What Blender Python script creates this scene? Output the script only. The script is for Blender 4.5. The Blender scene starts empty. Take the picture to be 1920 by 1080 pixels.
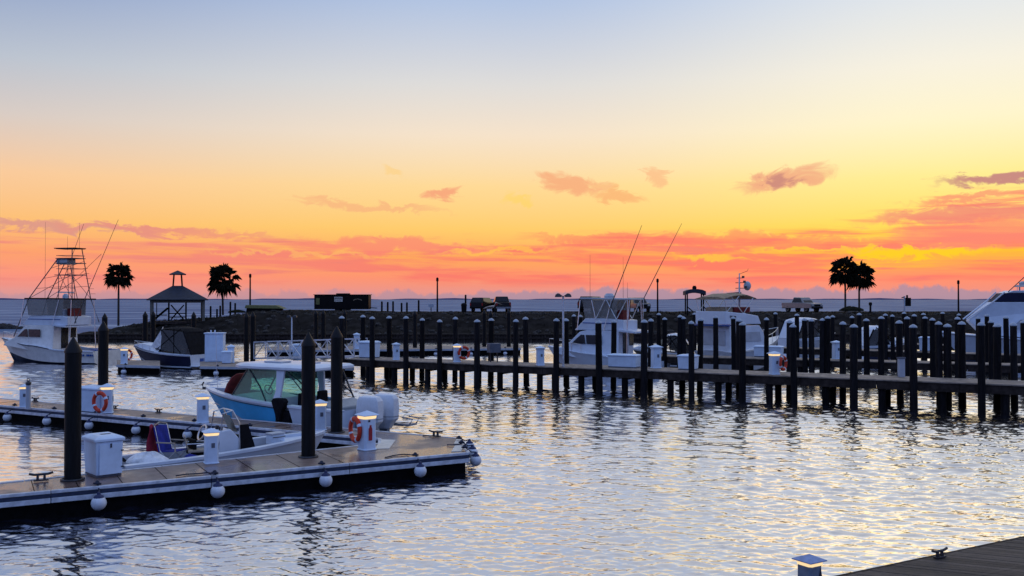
import bpy, math, random
from mathutils import Vector, Matrix
random.seed(7)
S = bpy.context.scene
R = math.radians

# ------------------------------------------------------------------ camera
F, HOR, H = 1750.0, 561.0, 4.6          # focal length in photo pixels, horizon row, eye height
PITCH = math.atan((HOR - 540.0) / F)
cam_d = bpy.data.cameras.new('camera'); cam = bpy.data.objects.new('camera', cam_d)
S.collection.objects.link(cam); S.camera = cam
cam.location = (0, 0, H); cam.rotation_euler = (math.pi / 2 + PITCH, 0, 0)
cam_d.sensor_width = 36; cam_d.lens = 36 * F / 1920.0; cam_d.clip_end = 40000; cam_d.clip_start = 0.1
S.render.resolution_x, S.render.resolution_y = 1024, 576

def ray(px, py):
    u, v = (px - 960) / F, (540 - py) / F
    c, s = math.cos(PITCH), math.sin(PITCH)
    return Vector((u, c - v * s, s + v * c))
def P(px, py, z=0.0):                    # photo pixel -> point on the level z
    d = ray(px, py); t = (z - H) / d.z
    return Vector((d.x * t, d.y * t, z))
def D(px, py, Y):                        # photo pixel -> point at distance Y
    d = ray(px, py); t = Y / d.y
    return Vector((d.x * t, Y, H + d.z * t))

# ------------------------------------------------------------------ node helpers
def lin(c):
    return tuple(((v / 255) / 12.92 if v / 255 <= .04045 else ((v / 255 + .055) / 1.055) ** 2.4) for v in c) + (1.0,)
class NG:
    def __init__(s, nt): s.nt = nt; s.n = nt.nodes; s.l = nt.links
    def node(s, t, **k):
        n = s.n.new(t)
        for a, b in k.items(): setattr(n, a, b)
        return n
    def put(s, sock, v):
        if v is None: return
        if isinstance(v, bpy.types.NodeSocket): s.l.new(v, sock)
        else: sock.default_value = v
    def m(s, op, a, b=None, c=None, clamp=False):
        n = s.node('ShaderNodeMath', operation=op, use_clamp=clamp)
        for i, v in enumerate((a, b, c)): s.put(n.inputs[i], v)
        return n.outputs[0]
    def step(s, v, lo, hi):
        n = s.node('ShaderNodeMapRange', interpolation_type='SMOOTHSTEP')
        s.put(n.inputs[0], v); s.put(n.inputs[1], lo); s.put(n.inputs[2], hi)
        return n.outputs[0]
    def mix(s, f, a, b, mode='MIX'):
        n = s.node('ShaderNodeMix', data_type='RGBA', blend_type=mode)
        s.put(n.inputs[0], f); s.put(n.inputs[6], a); s.put(n.inputs[7], b)
        return n.outputs[2]
    def vec(s, x, y, z):
        n = s.node('ShaderNodeCombineXYZ')
        for i, v in enumerate((x, y, z)): s.put(n.inputs[i], v)
        return n.outputs[0]
    def noise(s, v, scale, detail=3.0, rough=.5, dist=0.0, dim='3D'):
        n = s.node('ShaderNodeTexNoise', noise_dimensions=dim)
        if v is not None: s.put(n.inputs['Vector'], v)
        n.inputs['Scale'].default_value = scale; n.inputs['Detail'].default_value = detail
        n.inputs['Roughness'].default_value = rough; n.inputs['Distortion'].default_value = dist
        return n.outputs[0]
    def ramp(s, f, stops):
        n = s.node('ShaderNodeValToRGB'); r = n.color_ramp; r.interpolation = 'LINEAR'
        while len(r.elements) < len(stops): r.elements.new(.5)
        for e, (p, c) in zip(r.elements, stops): e.position = p; e.color = c
        s.put(n.inputs[0], f); return n.outputs[0]

# ------------------------------------------------------------------ sky (sunset afterglow, sun gone at the right)
SUN_AZ, SUN_EL = 22.0, 1.0
W = bpy.data.worlds.new('World'); S.world = W; W.use_nodes = True
g = NG(W.node_tree); g.n.clear()
tc = g.node('ShaderNodeTexCoord'); sp = g.node('ShaderNodeSeparateXYZ'); g.l.new(tc.outputs['Generated'], sp.inputs[0])
X_, Y_, Z_ = sp.outputs
el = g.m('MULTIPLY', g.m('ARCSINE', Z_), 57.29578)
az = g.m('MULTIPLY', g.m('ARCTAN2', X_, Y_), 57.29578)
elf = g.m('SQRT', g.m('DIVIDE', g.m('MAXIMUM', el, 0.0), 90.0), clamp=True)
def rp(rows): return g.ramp(elf, [((e / 90) ** .5, lin(c)) for e, c in rows])
left = rp([(0, (196, 150, 158)), (.5, (228, 152, 146)), (1.3, (252, 150, 128)), (2.6, (253, 160, 112)), (4.3, (253, 190, 118)), (6.9, (249, 201, 156)), (10, (214, 202, 196)), (13, (184, 193, 207)), (17.8, (136, 158, 200)), (30, (190, 199, 218)), (50, (182, 194, 221)), (90, (160, 184, 226))])
mid = rp([(0, (205, 150, 150)), (.5, (235, 150, 138)), (1.3, (253, 148, 112)), (2.6, (253, 168, 92)), (4.3, (254, 204, 108)), (6.9, (254, 217, 150)), (10, (245, 226, 202)), (13, (222, 220, 218)), (17.8, (178, 196, 226)), (30, (210, 213, 224)), (50, (192, 202, 224)), (90, (160, 184, 226))])
right = rp([(0, (205, 146, 146)), (.5, (240, 146, 128)), (1.3, (253, 142, 108)), (2.6, (254, 182, 62)), (4.3, (254, 221, 92)), (6.9, (254, 236, 148)), (10, (253, 244, 204)), (13, (246, 241, 224)), (17.8, (218, 227, 238)), (30, (218, 220, 226)), (50, (196, 205, 224)), (90, (160, 184, 226))])
back = rp([(0, (108, 122, 174)), (3, (118, 134, 190)), (7, (132, 146, 204)), (12, (140, 160, 220)), (20, (140, 168, 230)), (35, (142, 174, 234)), (60, (152, 180, 231)), (90, (160, 184, 226))])
c = g.mix(g.step(az, -34.0, -2.0), left, mid)
c = g.mix(g.step(az, 0.0, 26.0), c, right)
# high soft variation
vv = g.vec(g.m('MULTIPLY', az, .05), g.m('MULTIPLY', el, .25), 0.0)
# streaky cloud deck low over the horizon
sv = g.vec(g.m('ADD', g.m('MULTIPLY', az, .055), g.m('MULTIPLY', el, .02)), g.m('ADD', g.m('MULTIPLY', el, .62), g.m('MULTIPLY', az, .012)), 3.7)
st = g.noise(sv, 1.0, 7.0, .55, .55)
top = g.m('ADD', 4.35, g.m('MULTIPLY', g.step(az, 16.0, 27.0), 2.0))
band = g.m('MULTIPLY', g.step(el, .5, 1.3), g.m('SUBTRACT', 1.0, g.step(el, g.m('SUBTRACT', top, .7), top)))
sv2 = g.vec(g.m('MULTIPLY', az, .15), g.m('ADD', g.m('MULTIPLY', el, 2.3), g.m('MULTIPLY', az, .03)), 9.1)
st2 = g.noise(sv2, 1.0, 6.0, .6, .4)
dens = g.m('MULTIPLY', g.step(g.m('ADD', st, g.m('MULTIPLY', g.m('SUBTRACT', st2, .5), .75)), .42, .62), band)
cl_col = g.mix(g.step(az, -30.0, 6.0), lin((240, 138, 126)), lin((252, 118, 104)))
cl_col = g.mix(g.m('MULTIPLY', g.step(st2, .52, .72), .35), cl_col, lin((206, 122, 130)))
c = g.mix(g.m('MULTIPLY', dens, .86), c, cl_col)
# golden gleams where the sun went down
gl = g.m('MULTIPLY', g.m('MULTIPLY', g.step(st2, .46, .60), g.m('SUBTRACT', 1.0, dens)),
         g.m('MULTIPLY', g.m('MULTIPLY', g.step(az, 6.0, 20.0), g.step(el, 1.3, 2.2)), g.m('SUBTRACT', 1.0, g.step(el, 3.2, 4.6))))
c = g.mix(g.m('MULTIPLY', gl, .9), c, lin((255, 206, 20)))
# separate wisps higher up
wn = g.node('ShaderNodeTexNoise'); g.put(wn.inputs['Vector'], g.vec(g.m('MULTIPLY', az, .5), g.m('MULTIPLY', el, 1.1), 5.0))
wn.inputs['Scale'].default_value = 1.0; wn.inputs['Detail'].default_value = 7.0; wn.inputs['Roughness'].default_value = .62; wn.inputs['Distortion'].default_value = .8
ws = g.node('ShaderNodeSeparateColor'); g.l.new(wn.outputs['Color'], ws.inputs[0])
waz = g.m('ADD', az, g.m('MULTIPLY', g.m('SUBTRACT', ws.outputs[0], .5), 4.0))
wel = g.m('ADD', el, g.m('MULTIPLY', g.m('SUBTRACT', ws.outputs[1], .5), 2.0))
def A_(px): return math.degrees(math.atan((px - 960) / F))
def E_(py): return math.degrees(math.atan((HOR - py) / F))
for (px, py, w, h, tilt, col, op) in [
        (1070, 343, 62, 17, .12, (246, 170, 124), .85), (1160, 366, 40, 12, .2, (248, 176, 116), .75), (1229, 334, 22, 13, .3, (249, 184, 134), .7),
        (1468, 345, 84, 18, -.17, (238, 164, 130), .85), (1466, 348, 26, 13, 0, (196, 132, 124), .85), (828, 364, 34, 13, -.1, (246, 160, 122), .85),
        (745, 325, 24, 8, .3, (252, 208, 130), .6), (980, 374, 32, 9, .15, (254, 212, 104), .7), (690, 388, 150, 7, .08, (246, 172, 126), .6),
        (1880, 358, 110, 9, -.05, (188, 120, 128), .9), (1850, 388, 120, 8, -.06, (244, 150, 116), .8), (1820, 415, 170, 15, -.04, (236, 130, 120), .85), (1860, 450, 170, 28, -.05, (246, 132, 116), .8),
        (1425, 455, 260, 14, .04, (252, 118, 104), .6), (1160, 452, 170, 10, .03, (250, 122, 104), .6), (760, 464, 200, 13, .02, (250, 132, 116), .75), (120, 436, 240, 9, .03, (216, 146, 140), .8),
        (330, 442, 190, 8, .05, (238, 140, 124), .6), (1705, 481, 130, 9, .0, (255, 206, 40), .95), (1330, 488, 62, 6, .03, (255, 196, 70), .8), (1530, 472, 120, 5, .02, (255, 200, 70), .7), (560, 478, 160, 5, .02, (253, 186, 104), .6), (930, 470, 110, 5, -.02, (254, 196, 80), .7)]:
    a0, e0 = A_(px), E_(py); wa, he = w / F * 57.3, h / F * 57.3
    da = g.m('SUBTRACT', waz, a0); de = g.m('ADD', g.m('SUBTRACT', wel, e0), g.m('MULTIPLY', da, tilt))
    q = g.m('ADD', g.m('POWER', g.m('ABSOLUTE', g.m('DIVIDE', da, wa)), 2.0), g.m('POWER', g.m('ABSOLUTE', g.m('DIVIDE', de, he)), 2.0))
    mk = g.m('MULTIPLY', g.m('SUBTRACT', 1.0, g.step(q, .15, 1.5)), op)
    c = g.mix(mk, c, lin(col))
# lilac cumulus bank along the horizon
bn = g.noise(g.vec(g.m('MULTIPLY', az, .8), g.m('MULTIPLY', el, .5), 2.0), 1.0, 6.0, .62)
bh = g.m('ADD', g.m('ADD', -.46, g.m('MULTIPLY', g.step(az, -8.0, 6.0), .16)), g.m('MULTIPLY', bn, 1.75))
bk = g.m('SUBTRACT', 1.0, g.step(g.m('SUBTRACT', el, bh), -.16, .10))
c = g.mix(g.m('MULTIPLY', bk, g.m('ADD', .38, g.m('MULTIPLY', g.step(az, -20.0, 8.0), .46))), c, lin((164, 142, 164)))
# away from the glow: plain dusk sky
cosz = g.m('COSINE', g.m('MULTIPLY', az, .0174533))
c = g.mix(g.step(cosz, .72, -.45), c, back)
c = g.mix(g.step(el, .0, -2.0), c, lin((96, 104, 128)))
nish = g.node('ShaderNodeTexSky', sky_type='NISHITA'); nish.sun_disc = False
nish.sun_elevation = R(SUN_EL); nish.sun_rotation = R(SUN_AZ); nish.dust_density = 2.0
bg = g.node('ShaderNodeBackground'); g.put(bg.inputs[0], c); bg.inputs[1].default_value = 1.0
bg2 = g.node('ShaderNodeBackground'); g.l.new(nish.outputs[0], bg2.inputs[0]); bg2.inputs[1].default_value = .004
ad = g.node('ShaderNodeAddShader'); g.l.new(bg.outputs[0], ad.inputs[0]); g.l.new(bg2.outputs[0], ad.inputs[1])
wo = g.node('ShaderNodeOutputWorld'); g.l.new(ad.outputs[0], wo.inputs[0])

sd = bpy.data.lights.new('sun', 'SUN'); so = bpy.data.objects.new('sun', sd); S.collection.objects.link(so)
sd.energy = .06; sd.angle = R(24); sd.color = (1, .62, .34)
so.rotation_euler = (math.pi / 2 - R(SUN_EL + 1.2), 0, math.pi - R(SUN_AZ))
S.view_settings.view_transform = 'Standard'; S.view_settings.look = 'None'; S.view_settings.gamma = 1
S.view_settings.use_curve_mapping = False; S.view_settings.exposure = 0.0
S.render.engine = 'CYCLES'; S.cycles.use_denoising = True; S.cycles.max_bounces = 8
S.cycles.caustics_reflective = False; S.cycles.caustics_refractive = False

# ------------------------------------------------------------------ materials
MATS = {}
def mat(name, rgb, rough=.6, metal=0.0, var=.18, nscale=6.0, bump=.0, bscale=40.0, spec=.3, wet=False, stretch=None, rand=0.0):
    m = bpy.data.materials.new(name); m.use_nodes = True; k = NG(m.node_tree); b = k.n['Principled BSDF']
    t = k.node('ShaderNodeTexCoord'); v = t.outputs['Object']
    if stretch:
        mp = k.node('ShaderNodeMapping'); mp.inputs['Scale'].default_value = stretch; k.l.new(v, mp.inputs[0]); v = mp.outputs[0]
    n1 = k.noise(v, nscale, 5.0, .6)
    lo = tuple(x * (1 - var) for x in rgb) + (1,); hi = tuple(min(1, x * (1 + var)) for x in rgb) + (1,)
    bc = k.mix(k.step(n1, .3, .7), lo, hi)
    if rand:
        oi = k.node('ShaderNodeObjectInfo'); f_ = k.m('ADD', 1 - rand, k.m('MULTIPLY', oi.outputs['Random'], 2 * rand)); bc = k.mix(1.0, bc, k.vec(f_, f_, f_), 'MULTIPLY')
    k.put(b.inputs['Base Color'], bc)
    rr = k.m('ADD', rough - .06, k.m('MULTIPLY', k.noise(v, nscale * 2.3, 3.0), .12))
    if wet:
        rr = k.m('MULTIPLY', rr, k.m('ADD', .08, k.m('MULTIPLY', k.step(k.noise(v, .55, 3.0), .42, .56), .88)))
    k.put(b.inputs['Roughness'], rr)
    b.inputs['Metallic'].default_value = metal; b.inputs['Specular IOR Level'].default_value = spec
    if bump:
        bp = k.node('ShaderNodeBump'); bp.inputs['Strength'].default_value = bump; bp.inputs['Distance'].default_value = .02
        k.put(bp.inputs['Height'], k.noise(v, bscale, 4.0)); k.l.new(bp.outputs[0], b.inputs['Normal'])
    MATS[name] = m; return m
def emis(name, rgb, s):
    m = bpy.data.materials.new(name); m.use_nodes = True; k = NG(m.node_tree); b = k.n['Principled BSDF']
    t = k.node('ShaderNodeTexCoord'); n1 = k.noise(t.outputs['Object'], 8.0)
    b.inputs['Base Color'].default_value = rgb + (1,); b.inputs['Emission Color'].default_value = rgb + (1,)
    k.put(b.inputs['Emission Strength'], k.m('MULTIPLY', k.m('ADD', .8, k.m('MULTIPLY', n1, .4)), s)); MATS[name] = m
def glass(name, tint, clear=.6, rough=.04):
    m = bpy.data.materials.new(name); m.use_nodes = True; k = NG(m.node_tree); k.n.remove(k.n['Principled BSDF'])
    tr = k.node('ShaderNodeBsdfTransparent'); tr.inputs[0].default_value = tint + (1,)
    gl_ = k.node('ShaderNodeBsdfGlossy'); gl_.inputs[1].default_value = rough; gl_.inputs[0].default_value = (.9, .95, .95, 1)
    df = k.node('ShaderNodeBsdfDiffuse'); df.inputs[0].default_value = tuple(x * .4 for x in tint) + (1,)
    t = k.node('ShaderNodeTexCoord'); sm = k.noise(t.outputs['Object'], 3.0, 4.0)
    m1 = k.node('ShaderNodeMixShader'); k.put(m1.inputs[0], k.m('MULTIPLY', k.m('ADD', .6, k.m('MULTIPLY', sm, .8)), 1 - clear))
    k.l.new(tr.outputs[0], m1.inputs[1]); k.l.new(df.outputs[0], m1.inputs[2])
    lw = k.node('ShaderNodeLayerWeight'); lw.inputs[0].default_value = .5
    m2 = k.node('ShaderNodeMixShader'); k.put(m2.inputs[0], k.m('ADD', .04, k.m('MULTIPLY', k.m('POWER', lw.outputs['Facing'], 5.0), .7))); k.l.new(m1.outputs[0], m2.inputs[1]); k.l.new(gl_.outputs[0], m2.inputs[2])
    k.l.new(m2.outputs[0], k.n['Material Output'].inputs[0]); MATS[name] = m
mat('pile_black', (.007, .007, .009), .6, spec=.12, var=.4, nscale=3, bump=.4, bscale=18, stretch=(4, 4, .5))
mat('pile_wood', (.011, .010, .012), .8, rand=.4, spec=.08, var=.45, nscale=4, bump=.7, bscale=22, stretch=(4, 4, .5))
mat('cap_white', (.32, .37, .45), .5, var=.15, bump=.2)
mat('cap_black', (.010, .010, .013), .5, spec=.2)
mat('deck_brown', (.155, .103, .09), .5, spec=.8, var=.3, nscale=5, bump=.25, bscale=30, wet=True)
mat('deck_grey', (.27, .215, .18), .75, var=.35, nscale=3, bump=.4, bscale=30)
mat('board_grey', (.085, .066, .056), .7, rand=.35, var=.45, nscale=4, bump=.6, bscale=26, stretch=(1, 9, 9))
mat('beam_wood', (.040, .030, .027), .8, spec=.1, var=.4, nscale=4, bump=.5, bscale=20)
mat('alu', (.50, .53, .60), .42, .35, var=.22, nscale=5)
mat('rub_blue', (.022, .032, .07), .5, var=.3)
mat('float_black', (.004, .004, .005), .8, spec=.05, var=.4, bump=.3)
mat('plate_cream', (.66, .62, .56), .55, var=.1)
mat('gel_white', (.63, .69, .80), .34, var=.06, nscale=2)
mat('gel_cream', (.80, .78, .76), .4, var=.1, nscale=2)
mat('gel_grey', (.42, .45, .52), .4, var=.1, nscale=2)
mat('gel_blue', (.07, .45, .84), .55, spec=.15, var=.12, nscale=1.2)
mat('gel_navy', (.010, .013, .04), .5, spec=.15, var=.2, nscale=1.5)
mat('bottom_dark', (.02, .03, .06), .6, var=.3)
mat('plastic_white', (.60, .72, .90), .5, var=.07, nscale=3, bump=.1)
mat('plastic_dark', (.10, .11, .15), .55)  # dark grey plastic for bases, outlet panels, vents and housings
mat('fender_white', (.64, .67, .75), .45, var=.12, nscale=9)
mat('fender_blue', (.02, .03, .10), .5)
mat('rope_dark', (.03, .035, .06), .85, var=.4, nscale=30, bump=.6, bscale=90)
mat('ring_red', (.55, .045, .02), .5, var=.12)
mat('red_paint', (.32, .02, .03), .45)
mat('canvas_black', (.009, .009, .012), .85, spec=.1, var=.3, bump=.4)
mat('canvas_tan', (.30, .22, .15), .85, var=.25, bump=.3)
mat('canvas_maroon', (.16, .02, .02), .8, var=.3, bump=.3)
mat('cloth_blue', (.02, .03, .26), .85, var=.3, bump=.5)
mat('cloth_red', (.30, .02, .05), .85, var=.3, bump=.5)
mat('cloth_white', (.66, .68, .74), .85, var=.2, bump=.6, bscale=15)
mat('seat_beige', (.36, .30, .24), .7, var=.2)
mat('steel', (.55, .57, .62), .3, .8, var=.15)
mat('tower_metal', (.10, .09, .10), .5, .3, var=.2)
mat('steel_dark', (.05, .05, .06), .45, .6, var=.3)
mat('cowl_white', (.66, .70, .78), .28, var=.05)
mat('cowl_grey', (.22, .26, .32), .35, var=.1)
mat('window_dark', (.012, .012, .018), .12, var=.3)
mat('window_warm', (.10, .045, .035), .12, var=.4)
mat('logo_blue', (.02, .08, .32), .4)
mat('letter_dark', (.03, .03, .05), .5)
mat('palm_leaf', (.012, .013, .008), .8, spec=.1, var=.5, nscale=3)
mat('palm_trunk', (.05, .04, .034), .9, var=.4, nscale=8, bump=.8, bscale=14)
mat('roof_navy', (.016, .022, .042), .6, var=.25, nscale=2, bump=.4, bscale=10)
mat('trim_cream', (.13, .118, .105), .7, var=.2)
mat('post_dark', (.010, .009, .010), .85, spec=.08, var=.4)
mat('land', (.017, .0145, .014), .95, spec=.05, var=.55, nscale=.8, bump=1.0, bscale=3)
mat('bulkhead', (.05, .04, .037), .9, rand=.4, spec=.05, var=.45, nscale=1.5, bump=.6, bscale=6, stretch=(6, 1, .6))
mat('rock', (.05, .045, .043), .9, spec=.1, var=.5, bump=.8, bscale=6)
mat('weeds', (.018, .018, .010), .9, spec=.05, var=.5)
mat('olive', (.16, .15, .06), .8, var=.2)
mat('trailer_black', (.006, .005, .006), .55, spec=.08, var=.3)
mat('car_black', (.008, .008, .010), .3, spec=.25, var=.2)
mat('car_grey', (.07, .075, .085), .25, var=.2)
mat('car_silver', (.20, .21, .24), .3, .3, var=.15)
mat('tyre', (.01, .01, .01), .9)
mat('lens_red', (.25, .01, .01), .3)
mat('sign_white', (.55, .52, .48), .6, var=.1)
mat('bird_brown', (.10, .08, .07), .8, var=.4, nscale=14)
mat('bird_pale', (.52, .42, .36), .8, var=.2)
mat('shore', (.16, .14, .24), .9, var=.2, nscale=.002)
emis('lamp_glow', (1.0, .70, .34), .95)
emis('lamp_white', (1.0, .9, .75), 1.0)
glass('glass_green', (.66, .92, .84), .86)
mat('cap_skylit', (.24, .31, .52), .5)  # blue skylight painted into the cap of the lower-right pedestal
mat('body_backlit', (.16, .20, .27), .5)  # same pedestal's body, its backlit shade painted in as a darker colour
glass('vinyl', (.75, .72, .68), .6, .1)
glass('vinyl_dark', (.28, .27, .26), .55, .12)

# wet deck boards faintly ribbed
# water
wm = bpy.data.materials.new('water'); wm.use_nodes = True; k = NG(wm.node_tree); k.n.remove(k.n['Principled BSDF'])
geo = k.node('ShaderNodeNewGeometry'); ps = k.node('ShaderNodeSeparateXYZ'); k.l.new(geo.outputs['Position'], ps.inputs[0])
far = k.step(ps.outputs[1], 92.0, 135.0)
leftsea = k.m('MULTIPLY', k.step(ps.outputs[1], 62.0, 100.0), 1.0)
def wv(sx, sy, ang):
    mp = k.node('ShaderNodeMapping'); mp.inputs['Rotation'].default_value = (0, 0, R(ang)); mp.inputs['Scale'].default_value = (sx, sy, 1)
    k.l.new(geo.outputs['Position'], mp.inputs[0]); return mp.outputs[0]
n1 = k.noise(wv(1.0, 2.0, 12), 2.0, 2.0, .5, .6)
n4 = k.noise(wv(.8, 1.8, -6), .85, 2.0, .5, .4)
n2 = k.noise(wv(.9, 1.9, -14), 5.0, 2.0, .5, .4)
n3 = k.noise(wv(.6, 1.6, 6), .42, 2.0, .5, .3)
hgt = k.m('ADD', k.m('MULTIPLY', n1, .008), k.m('MULTIPLY', n2, .006))
sea = k.m('ADD', k.m('MULTIPLY', k.noise(wv(.3, 1.0, 10), .35, 3.0, .55, .5), .9), k.m('MULTIPLY', n1, .25))
hgt = k.m('ADD', k.m('MULTIPLY', hgt, k.m('SUBTRACT', 1.0, far)), k.m('MULTIPLY', sea, far))
bp = k.node('ShaderNodeBump'); bp.inputs['Strength'].default_value = 1.0; bp.inputs['Distance'].default_value = 1.0; k.put(bp.inputs['Height'], hgt)
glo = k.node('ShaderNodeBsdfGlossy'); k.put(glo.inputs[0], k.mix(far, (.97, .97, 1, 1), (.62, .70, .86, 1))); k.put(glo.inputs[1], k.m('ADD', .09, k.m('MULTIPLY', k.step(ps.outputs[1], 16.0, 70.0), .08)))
dif = k.node('ShaderNodeBsdfDiffuse'); k.put(dif.inputs[0], k.mix(far, (.014, .018, .04, 1), k.mix(k.step(k.noise(wv(.35, 1.0, 4), .035, 9.0, .72), .47, .62), (.105, .155, .26, 1), (.30, .36, .46, 1))))  # far sea: reflected sky blue painted in, with paler sparkle and whitecap patches
k.l.new(bp.outputs[0], glo.inputs['Normal'])
fr = k.node('ShaderNodeFresnel'); fr.inputs[0].default_value = 1.45; k.l.new(bp.outputs[0], fr.inputs['Normal'])
fac = k.m('MULTIPLY', k.m('ADD', k.m('MULTIPLY', fr.outputs[0], 1.25), .54, clamp=True), k.m('SUBTRACT', 1.0, k.m('MULTIPLY', far, .90)))
mx = k.node('ShaderNodeMixShader'); k.put(mx.inputs[0], fac); k.l.new(dif.outputs[0], mx.inputs[1]); k.l.new(glo.outputs[0], mx.inputs[2])
k.l.new(mx.outputs[0], k.n['Material Output'].inputs[0]); MATS['water'] = wm

# ------------------------------------------------------------------ mesh helpers
COL = S.collection
class MB:
    def __init__(s): s.v = []; s.f = []
    def add(s, vs, fs):
        o = len(s.v); s.v += [tuple(v) for v in vs]; s.f += [tuple(i + o for i in f) for f in fs]; return s
    def box(s, c, d, rz=0.0, top=1.0):
        x, y, z = d[0] / 2, d[1] / 2, d[2] / 2; cs, sn = math.cos(rz), math.sin(rz); vs = []
        for dz, k_ in ((-z, 1.0), (z, top)):
            for dx, dy in ((-x, -y), (x, -y), (x, y), (-x, y)):
                dx *= k_; dy *= k_; vs.append((c[0] + dx * cs - dy * sn, c[1] + dx * sn + dy * cs, c[2] + dz))
        return s.add(vs, [(3, 2, 1, 0), (4, 5, 6, 7), (0, 1, 5, 4), (1, 2, 6, 5), (2, 3, 7, 6), (3, 0, 4, 7)])
    def prism(s, pts, z0, z1):
        n = len(pts); vs = [(p[0], p[1], z0) for p in pts] + [(p[0], p[1], z1) for p in pts]
        a = sum(pts[i][0] * pts[(i + 1) % n][1] - pts[(i + 1) % n][0] * pts[i][1] for i in range(n))
        fs = [tuple(range(n, 2 * n)), tuple(range(n - 1, -1, -1))] + [(i, (i + 1) % n, n + (i + 1) % n, n + i) for i in range(n)]
        if a < 0: fs = [f[::-1] for f in fs]
        return s.add(vs, fs)
    def rings(s, rings, closed=True, caps=True):
        n = len(rings[0]); vs = [p for r in rings for p in r]; fs = []
        for i in range(len(rings) - 1):
            for j in range(n if closed else n - 1):
                a, b = i * n + j, i * n + (j + 1) % n; fs.append((a, b, b + n, a + n))
        if caps and closed: fs += [tuple(range(n - 1, -1, -1)), tuple(range((len(rings) - 1) * n, len(rings) * n))]
        return s.add(vs, fs)
    def lathe(s, prof, c=(0, 0, 0), n=12, sq=False):
        off = math.pi / n if sq else 0
        return s.rings([[(c[0] + r * math.cos(2 * math.pi * i / n + off), c[1] + r * math.sin(2 * math.pi * i / n + off), c[2] + z) for i in range(n)] for r, z in prof])
    def tube(s, pts, r, n=6, r1=None):
        pts = [Vector(p) for p in pts]; rs = []; up = Vector((0, 0, 1))
        for i, p in enumerate(pts):
            t = (pts[min(i + 1, len(pts) - 1)] - pts[max(i - 1, 0)]).normalized()
            a = t.cross(up) if abs(t.z) < .95 else t.cross(Vector((1, 0, 0)))
            a.normalize(); b = a.cross(t).normalized(); q = r if r1 is None else r + (r1 - r) * i / (len(pts) - 1)
            rs.append([p + (a * math.cos(2 * math.pi * j / n) + b * math.sin(2 * math.pi * j / n)) * q for j in range(n)])
        return s.rings(rs)
    def bar(s, a, b, w, h):
        a, b = Vector(a), Vector(b); t = (b - a).normalized()
        sd_ = t.cross(Vector((0, 0, 1)))
        if sd_.length < .01: sd_ = Vector((1, 0, 0))
        sd_.normalize(); u = sd_.cross(t)
        return s.rings([[p + sd_ * w / 2 * i + u * h / 2 * j for i, j in ((-1, -1), (1, -1), (1, 1), (-1, 1))] for p in (a, b)])
    def plate(s, pts, th):
        pts = [Vector(p) for p in pts]; nrm = Vector((0, 0, 0))
        for i in range(len(pts)): nrm += pts[i].cross(pts[(i + 1) % len(pts)])
        nrm.normalize(); n = len(pts)
        return s.add([p - nrm * th / 2 for p in pts] + [p + nrm * th / 2 for p in pts],
                     [tuple(range(n - 1, -1, -1)), tuple(range(n, 2 * n))] + [(i, (i + 1) % n, n + (i + 1) % n, n + i) for i in range(n)])
    def torus(s, c, Rr, r, axis=(1, 0, 0), n=24, m=8, a0=0.0, a1=2 * math.pi, flat=1.0):
        ax = Vector(axis).normalized(); u = ax.cross(Vector((0, 0, 1)))
        if u.length < .01: u = Vector((1, 0, 0))
        u.normalize(); w = ax.cross(u); full = abs(a1 - a0 - 2 * math.pi) < 1e-6; rs = []
        for i in range(n + (0 if full else 1)):
            t = a0 + (a1 - a0) * i / n; d = u * math.cos(t) + w * math.sin(t)
            rs.append([Vector(c) + d * Rr + d * r * math.cos(2 * math.pi * j / m) + ax * r * flat * math.sin(2 * math.pi * j / m) for j in range(m)])
        if full: rs.append(rs[0])
        return s.rings(rs, caps=not full)
    def sphere(s, c, r, n=14, m=9, sc=(1, 1, 1)):
        return s.rings([[(c[0] + r * sc[0] * math.sin(math.pi * i / m) * math.cos(2 * math.pi * j / n), c[1] + r * sc[1] * math.sin(math.pi * i / m) * math.sin(2 * math.pi * j / n), c[2] - r * sc[2] * math.cos(math.pi * i / m)) for j in range(n)] for i in [.02] + list(range(1, m)) + [m - .02]])
    def build(s, name, m, parent=None, smooth=False, bevel=0.0):
        me = bpy.data.meshes.new(name); me.from_pydata(s.v, [], s.f); me.update()
        me.materials.append(MATS[m] if isinstance(m, str) else m)
        if smooth:
            me.shade_smooth(); me.set_sharp_from_angle(angle=R(40))
        o = bpy.data.objects.new(name, me); COL.objects.link(o); o.parent = parent
        if bevel:
            b = o.modifiers.new('bevel', 'BEVEL'); b.width = bevel; b.segments = 2; b.limit_method = 'ANGLE'
        return o
def tag(o, label, cat, group=None):
    o['label'] = label; o['category'] = cat
    if group: o['group'] = group
    return o
def thing(name, label, cat, loc=(0, 0, 0), rz=0.0, group=None):
    o = bpy.data.objects.new(name, None); COL.objects.link(o); o.location = loc; o.rotation_euler = (0, 0, rz); o.empty_display_size = .3
    return tag(o, label, cat, group)
def struct(o, kind='structure'): o['kind'] = kind; return o
KIDS = {}
def dup(root, loc, rz, label):
    r = root.copy(); COL.objects.link(r); r.location = loc; r.rotation_euler = (0, 0, rz); r['label'] = label
    if root.name not in KIDS: KIDS[root.name] = [(c_, [d_ for d_ in S.objects if d_.parent == c_]) for c_ in S.objects if c_.parent == root]
    for ch, sub in KIDS[root.name]:
        c_ = ch.copy(); COL.objects.link(c_); c_.parent = r
        for s_ in sub: d_ = s_.copy(); COL.objects.link(d_); d_.parent = c_
    return r
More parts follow.
